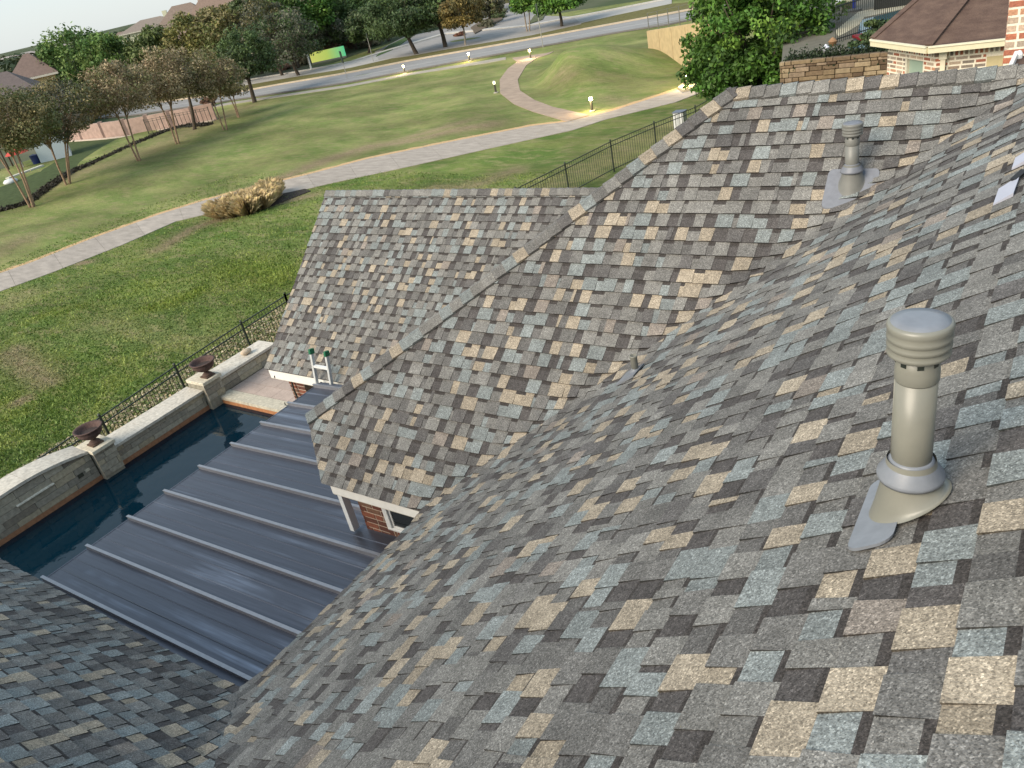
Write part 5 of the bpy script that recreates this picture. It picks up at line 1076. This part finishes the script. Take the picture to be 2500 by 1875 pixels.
def bwall(p, q, seed, holes=(), zlo=-5.1, soldier=.19, L=.2, wmax=9):
    P_, Q2 = Vector((p[1], p[0])), Vector((q[1], q[0])); u = (Q2 - P_).normalized(); n = Vector((u.y, -u.x)); wd = (Q2 - P_).length
    m = MB()
    xs = sorted({0, wd} | {min(h[0], wd) for h in holes} | {min(h[1], wd) for h in holes})
    for a_, b__ in zip(xs[:-1], xs[1:]):
        hh_ = [h for h in holes if h[0] <= a_ + 1e-4 and h[1] >= b__ - 1e-4]; segs = [(zb_, zt_)] if not hh_ else [(zb_, hh_[0][2]), (hh_[0][3], zt_)]
        for z0, z1 in segs:
            if z1 - z0 > .01: quadwall(m, P_ + u * a_, P_ + u * b__, z0, z1, .2, n)
    wl = m.build('wall', M_MORTAR_W, nbh); bricks(wl, P_, u, n, min(wd, wmax), wz(zlo), zt_ - .01, MIXB, seed=seed, key='n', soldier=soldier, holes=holes, L=L, H=.052, J=.034); return P_, u, n
def on_wall(u_, v_, P_, un, n): nn3 = np.array([n.y, n.x, 0.]); p = onp(u_, v_, nn3, nn3 @ np.array([P_.y, P_.x, 0])); return (Vector((p[1], p[0])) - P_).dot(un), p[2] + HC
def wallframe(p, q): P_, Q2 = Vector((p[1], p[0])), Vector((q[1], q[0])); u = (Q2 - P_).normalized(); return P_, u, Vector((u.y, -u.x))
f1_ = wallframe(w0, w1); f2__ = wallframe(w1, w2)
s0, z0 = on_wall(2209, 192, *f1_); s1, z1 = on_wall(2255, 148, *f1_)
h1 = (min(s0, s1), max(s0, s1), z0 - .6, z1)
bwall(w0, w1, 21, [h1])
t0, zz0 = on_wall(2406, 178, *f2__); t1, zz1 = on_wall(2475, 132, *f2__); h2 = (t0, t1, zz0 - .8, zz1)
bwall(w1, w2, 22, [h2], wmax=3)
bwall(bk1, w0, 23, [], -3.5)
def window(fr, h, name, tone, glass, fw=.07):
    P_, u, n = fr; rot = math.atan2(u.y, u.x); m = MB()
    def bx_(s0, s1, z0, z1, k0, k1, mb_): 
        V = [(P_.x + u.x * s - n.x * k, P_.y + u.y * s - n.y * k, z) for z in (z0, z1) for s, k in ((s0, k0), (s1, k0), (s1, k1), (s0, k1))]; mb_.add(V, [(0, 3, 2, 1), (4, 5, 6, 7), (0, 1, 5, 4), (1, 2, 6, 5), (2, 3, 7, 6), (3, 0, 4, 7)], tone)
    bx_(h[0], h[0] + fw, h[2], h[3], -.01, .12, m); bx_(h[1] - fw * .3, h[1], h[2], h[3], 0, .12, m); bx_(h[0] + fw, h[1] - fw * .3, h[3] - fw * .3, h[3], 0, .12, m); bx_(h[0] + fw, h[1] - fw * .3, h[2], h[2] + .06, 0, .12, m)
    f = m.build(name, M_PAINT, nbh); g_ = MB(); bx_(h[0] + fw, h[1] - fw * .3, h[2] + .06, h[3] - fw * .3, .05, .06, g_); g_.build('pane', glass, f)
window(f1_, h1, 'window', (.62, .57, .46), M_GLASS2, .06)
window(f2__, h2, 'door', (.52, .43, .24), M_GLASS2, .28)
sD, zD = on_wall(2293, 130, *f2__); P_, u, n = f2__; sD = .14
m = MB(); c = Vector((P_.x + u.x * sD + n.x * .06, P_.y + u.y * sD + n.y * .06)); m.box((c.x - .045, c.y - .04, .2), (c.x + .045, c.y + .04, zt_ - .15), (.70, .62, .46)); m.box((c.x - .07, c.y - .06, zt_ - .2), (c.x + .07, c.y + .06, zt_ + .04), (.72, .66, .5)); m.build('downspout', M_PAINT, nbh)
# chimney of the main house rising behind the ridge
p0 = onp(2459, 60, nz, 10.4); ch = thing('brick_chimney', 'tall red and cream brick chimney behind the ridge at the right edge', 'chimney', W((10.4, p0[1], -4))); cxx = p0[1]
m = MB(); m.box((cxx + .0, 10.4, wz(-4.0)), (cxx + 1.1, 11.1, wz(-.2)), (.66, .56, .44)); cb = m.build('stack', M_MORTAR_W, ch)
bricks(cb, (cxx, 10.4), (1, 0), (0, -1), 1.1, wz(-2.8), wz(-.25), MIXB[:2] + MIXB[4:5] + MIXB[6:] + MIXB[:1], seed=31, key='c', J=.024, L=.19)
bricks(cb, (cxx, 11.1), (0, -1), (-1, 0), .7, wz(-2.8), wz(-.25), MIXB[:2] + MIXB[4:5] + MIXB[6:], seed=32, key='c', J=.018, L=.19)
m = MB(); m.box((cxx - .06, 10.34, wz(-.2)), (cxx + 1.16, 11.16, wz(-.08)), (.55, .5, .4)); m.build('crown', M_CONC, ch)
# small brown roof corner with white rake in front of the chimney
q = [onp(u, v, nz, a_) for u, v, a_ in ((2466, 172, 9.3), (2481, 138, 9.9), (2560, 128, 9.9), (2545, 168, 9.3))]
sd2 = thing('side_roof', 'brown roof corner with white rake trim at the chimney foot', 'roof', W(q[0])); slab_tri('shingles', q, M_BROWN, .04, sd2)
m = MB(); m.bar(W(q[0]) + Vector((0, 0, .02)), W(q[1]) + Vector((0, 0, .02)), .035, .07, (.78, .78, .76)); m.build('rake_trim', M_PAINT, sd2)
m = MB(); k_ = W(q[1]); m.lathe(k_ + Vector((.03, -.1, -.02)), [(.03, 0), (.035, .06), (.02, .09), (.001, .1)], 10, (.8, .8, .78)); m.build('vent_cap', M_PAINT, sd2)
# ------------------------------------------------------------------ pink brick garden wall and its fence in the middle distance
bw = GP([(150, 345), (205, 342), (260, 338), (315, 332), (370, 322), (425, 312), (480, 302), (530, 292)]); t = thing('garden_wall', 'long pink brick garden wall behind the brown-leaved trees', 'wall', (*bw[0], 0)); M_PINK = toned('pink_brick', .9, 2.5, .25, .01)
for i in range(len(bw) - 1):
    p, q = Vector((*bw[i], 0)), Vector((*bw[i + 1], 0)); m = MB(); m.bar(p + Vector((0, 0, .72)), q + Vector((0, 0, .72)), .25, 1.44, (.37, .26, .215)); m.build('panel', M_PINK, t)
    m = MB(); m.box((p.x - .2, p.y - .2, 0), (p.x + .2, p.y + .2, 1.55), (.30, .21, .175), rot=-.7); m.build('pier', M_PINK, t)
    m = MB(); m.bar(p + Vector((0, 0, .05)) + Vector((.1, -.4, 0)), q + Vector((0, 0, .05)) + Vector((.1, -.4, 0)), .35, .12, (.55, .46, .38)); m.build('footing', M_CONC, t)
ff = GP([(365, 330), (405, 322), (440, 315), (490, 306), (520, 300)]); fence('iron_fence', 'low dark iron fence between the tree trunks before the pink wall', ff, 0.008, 1.3, .35, pickw=.03)
# ------------------------------------------------------------------ distant houses
def hip_house(label, x, y, w_, d_, h, rise, rot, wallc, roofc, seed, wins=4, chim=True, group='distant houses', z0=0):
    t = thing('distant_house', label, 'house', (x, y, z0), group); cr_, sr_ = math.cos(rot), math.sin(rot); T_ = lambda px, py, pz: (x + px * cr_ - py * sr_, y + px * sr_ + py * cr_, z0 + pz)
    def bx_(a, b_, tone, nm, par, mat=M_PAINT): m = MB(); m.add([T_(*c_) for c_ in ((a[0], a[1], a[2]), (b_[0], a[1], a[2]), (b_[0], b_[1], a[2]), (a[0], b_[1], a[2]), (a[0], a[1], b_[2]), (b_[0], a[1], b_[2]), (b_[0], b_[1], b_[2]), (a[0], b_[1], b_[2]))], [(0, 3, 2, 1), (4, 5, 6, 7), (0, 1, 5, 4), (1, 2, 6, 5), (2, 3, 7, 6), (3, 0, 4, 7)], tone); return m.build(nm, mat, par)
    bx_((-w_ / 2, -d_ / 2, 0), (w_ / 2, d_ / 2, h), wallc, 'wall', t, M_CONC); o = .5; rl = max(w_ / 2 - d_ / 2, .3)
    m = MB(); V = [T_(*c_) for c_ in ((-w_ / 2 - o, -d_ / 2 - o, h), (w_ / 2 + o, -d_ / 2 - o, h), (w_ / 2 + o, d_ / 2 + o, h), (-w_ / 2 - o, d_ / 2 + o, h), (-rl, 0, h + rise), (rl, 0, h + rise))]; m.add(V, [(0, 1, 5, 4), (1, 2, 5), (2, 3, 4, 5), (3, 0, 4), (3, 2, 1, 0)], roofc); rf_ = m.build('roof', M_CONC, t)
    bx_((-w_ / 2 - o, -d_ / 2 - o - .05, h - .25), (w_ / 2 + o, -d_ / 2 - o, h - .02), (.6, .55, .45), 'eave_board', t)
    for k in range(wins):
        cx_ = -w_ / 2 + w_ * (k + .5) / wins; f = bx_((cx_ - .6, -d_ / 2 - .06, h - 2.3), (cx_ + .6, -d_ / 2 + .05, h - .8), (.7, .62, .42), 'window', t); bx_((cx_ - .45, -d_ / 2 - .08, h - 2.15), (cx_ + .45, -d_ / 2 - .061, h - .95), (.1, .12, .11), 'pane', f)
    if chim: bx_((w_ * .22, -.2, h), (w_ * .22 + 1.1, .9, h + rise + 1.0), tuple(v * 1.0 for v in wallc), 'chimney', rf_)
    return t
def at_dist(u, v, dist):
    """point seen at pixel (u, v) at a horizontal distance in metres"""
    p = ray(u, v); p = p / math.hypot(p[0], p[1]) * dist; return p[1], p[0], p[2] + HC
GR = (.125, .10, .095); GR2 = (.16, .12, .10)
x, y, z = at_dist(20, 175, 100); hip_house('large dark grey roofed house with pale fins at the left edge', x - 9, y + 2, 15, 11, 2.2, 4.8, .9, (.4, .33, .25), GR, 1, 4, False)
x, y, z = at_dist(90, 190, 122); hip_house('yellow stone house with three narrow windows left of the big green tree', x, y, 5.0, 5, 5.6, 2.6, .95, (.66, .48, .22), (.17, .12, .10), 2, 3, False)
x, y, z = at_dist(490, 60, 190); hip_house('brown roofed house on the skyline above the yellow-olive tree', x - 4, y, 16, 12, 4.5, 6, .7, (.45, .36, .26), (.20, .15, .12), 3, 3, True)
x, y, z = at_dist(590, 25, 150); hip_house('tallest brown hipped roof on the skyline', x - 2, y, 17, 14, 5.5, 7.5, .75, (.5, .4, .28), (.22, .155, .12), 4, 3, True)
x, y, z = at_dist(380, 80, 240); hip_house('cream house with small dark windows left on the skyline', x, y, 15, 10, 7.2, 2.2, .8, (.62, .60, .42), (.22, .18, .15), 5, 5, True)
x, y, z = at_dist(660, 10, 150); hip_house('tan roofed house right of the tallest skyline roof', x + 3, y, 14, 10, 4.5, 6, .7, (.5, .42, .3), (.2, .16, .13), 6, 3, True)
x, y, z = at_dist(315, 100, 330); hip_house('small tan roofed house near the left horizon', x, y, 14, 9, 3.5, 4, .8, (.6, .55, .4), (.2, .15, .12), 8, 3, True)
x, y, z = at_dist(250, 112, 420); hip_house('tiny pale house at the left horizon behind the green tree', x, y, 14, 9, 3.5, 3.5, .8, (.6, .55, .45), (.25, .2, .17), 9, 3, False)
for i in range(9):
    u = -60 + i * 40 + rnd.uniform(-8, 8); v = 131 - .2216 * u + 4.2; x, y, z = at_dist(u, v, rnd.uniform(500, 900)); hip_house('tiny far white-walled house on the horizon', x, y, rnd.uniform(14, 24), 12, 4, 2.5, rnd.uniform(.3, 1.2), (.75, .75, .72), (.3, .27, .25), 20 + i, 0, False, 'tiny white buildings on the horizon')
# far woods: one leafy mass and low ridges
rs_ = np.random.RandomState(12); Vs = []; Cs = []; NC = 700
az = rs_.uniform(math.radians(-75), math.radians(-24), NC); ds_ = rs_.uniform(130, 900, NC) ** 1.0; Rr = rs_.uniform(3, 6.5, NC)
for k in range(NC):
    cxk, cyk = math.sin(az[k]) * ds_[k], math.cos(az[k]) * ds_[k]; nl = int(240 if ds_[k] < 350 else 110); o_ = rs_.normal(size=(nl, 3)); o_ /= np.linalg.norm(o_, axis=1)[:, None]; P3_ = o_ * np.array([Rr[k] * 1.3, Rr[k] * 1.3, Rr[k] * .7]) * rs_.uniform(.7, 1.05, (nl, 1)) + np.array([cxk, cyk, Rr[k] * .42])
    P3_[:, 2] = np.maximum(P3_[:, 2], 0); nn = o_ + rs_.normal(size=(nl, 3)) * .4; nn /= np.linalg.norm(nn, axis=1)[:, None]; tt = np.cross(nn, rs_.normal(size=(nl, 3))); tt /= np.linalg.norm(tt, axis=1)[:, None]; bb_ = np.cross(nn, tt); s_ = Rr[k] * (.16 if nl > 200 else .26)
    Vs.append(np.stack([P3_ + tt * s_, P3_ + bb_ * s_ * .7, P3_ - tt * s_, P3_ - bb_ * s_ * .7], 1).reshape(-1, 3)); base = np.array([(.05, .07, .03), (.07, .075, .035), (.04, .055, .025)])[rs_.randint(0, 3)]; Cs.append(base * rs_.uniform(.7, 1.3, (nl, 1)))
V = np.concatenate(Vs); stuff(obj('far_woods', mesh_np('far_woods', V, np.arange(len(V)).reshape(-1, 4), [M_LEAF], np.concatenate(Cs))))
m = MB(); V = []; F = []; n_ = 90
for i in range(n_ + 1):
    a_ = math.radians(-80 + 70 * i / n_); h_ = 10 + 9 * noise.noise(Vector((i * .13, 5, 0))) + 3 * noise.noise(Vector((i * .5, 2, 0)))
    for d_, z_ in ((3000, -1), (3300, h_ * .7 + 2), (3600, h_ + 4), (4300, -1)): V.append((math.sin(a_) * d_, math.cos(a_) * d_, z_))
for i in range(n_):
    for k in range(3): F.append((4 * i + k, 4 * i + 4 + k, 4 * i + 5 + k, 4 * i + 1 + k))
m.add(V, F); struct(m.build('hills', M_FAR, None, True))
# ------------------------------------------------------------------ things at the far left: shed wall, playset, red cover
x, y = gp(110, 395); t = thing('garden_shed', 'pale grey-white outbuilding wall with blue item at the left edge', 'shed', (x, y, 0)); m = MB(); m.box((x - 1.6, y - .1, 0), (x + 1.5, y + 2.4, 2.7), (.55, .60, .62), rot=-.5); m.build('wall', M_PAINT, t); m = MB(); m.box((x - 1.8, y - .3, 2.7), (x + 1.7, y + 2.6, 2.85), (.4, .38, .36), rot=-.5, c=(x - .05, y + 1.15)); m.build('roof', M_PAINT, t); m = MB(); m.box((x - 1.2, y - .22, .1), (x - .3, y - .13, 2.5), (.62, .60, .54), rot=-.5, c=(x - .05, y + 1.15)); m.build('door', M_PAINT, t)
x, y = gp(92, 402); t = thing('storage_bin', 'dark blue bin in front of the pale outbuilding', 'bin', (x, y, 0)); m = MB(); m.lathe((x, y, 0), [(.28, 0), (.34, .8), (.36, .82), (.001, .9)], 12, (.015, .03, .12)); m.build('body', M_PAINT, t)
x, y = gp(60, 412); t = thing('red_umbrella', 'red umbrella by the pale outbuilding at the left', 'umbrella', (x, y, 0)); m = MB(); m.lathe((x, y, 1.3), [(1.0, 0), (.6, .3), (.001, .5)], 8, (.45, .05, .03)); m.build('canopy', M_PAINT, t); m = MB(); m.tube([(x, y, 0), (x, y, 1.75)], .04, 6, (.3, .3, .3)); m.build('pole', M_PAINT, t)
x, y = gp(12, 418); t = thing('playset', 'dark playset with yellow parts at the left edge', 'playset', (x, y, 0)); 
for dx, dy in ((-.9, 0), (.9, 0), (-.9, 1.2), (.9, 1.2)): m = MB(); m.box((x + dx - .06, y + dy - .06, 0), (x + dx + .06, y + dy + .06, 2.4), (.08, .06, .04)); m.build('post', M_PAINT, t)
for k, zz in enumerate((.6, 1.15, 1.7)): m = MB(); m.box((x - .8 + k * .5, y - .1, zz), (x - .5 + k * .5, y + .05, zz + .5), (.75, .62, .05)); m.build('yellow_panel', M_PAINT, t)
m = MB(); m.box((x - 1.1, y - .2, 2.3), (x + 1.1, y + 1.4, 2.4), (.05, .05, .04)); m.build('platform', M_PAINT, t)
wl = GP([(20, 440), (60, 425), (105, 408)])
for p, q in zip(wl[:-1], wl[1:]): m = MB(); m.bar((*p, .1), (*q, .1), .4, .2, (.6, .58, .5)); struct(m.build('kerb', M_PAINT))
x, y = gp(28, 447); m = MB(); m.lathe((x, y, 0), [(.5, 0), (.55, .15), (.4, .3), (.001, .36)], 14, (.62, .63, .62)); tag(m.build('landscape_rock', M_PAINT, None, True), 'smooth white rock at the lawn edge near the left playset', 'rock')
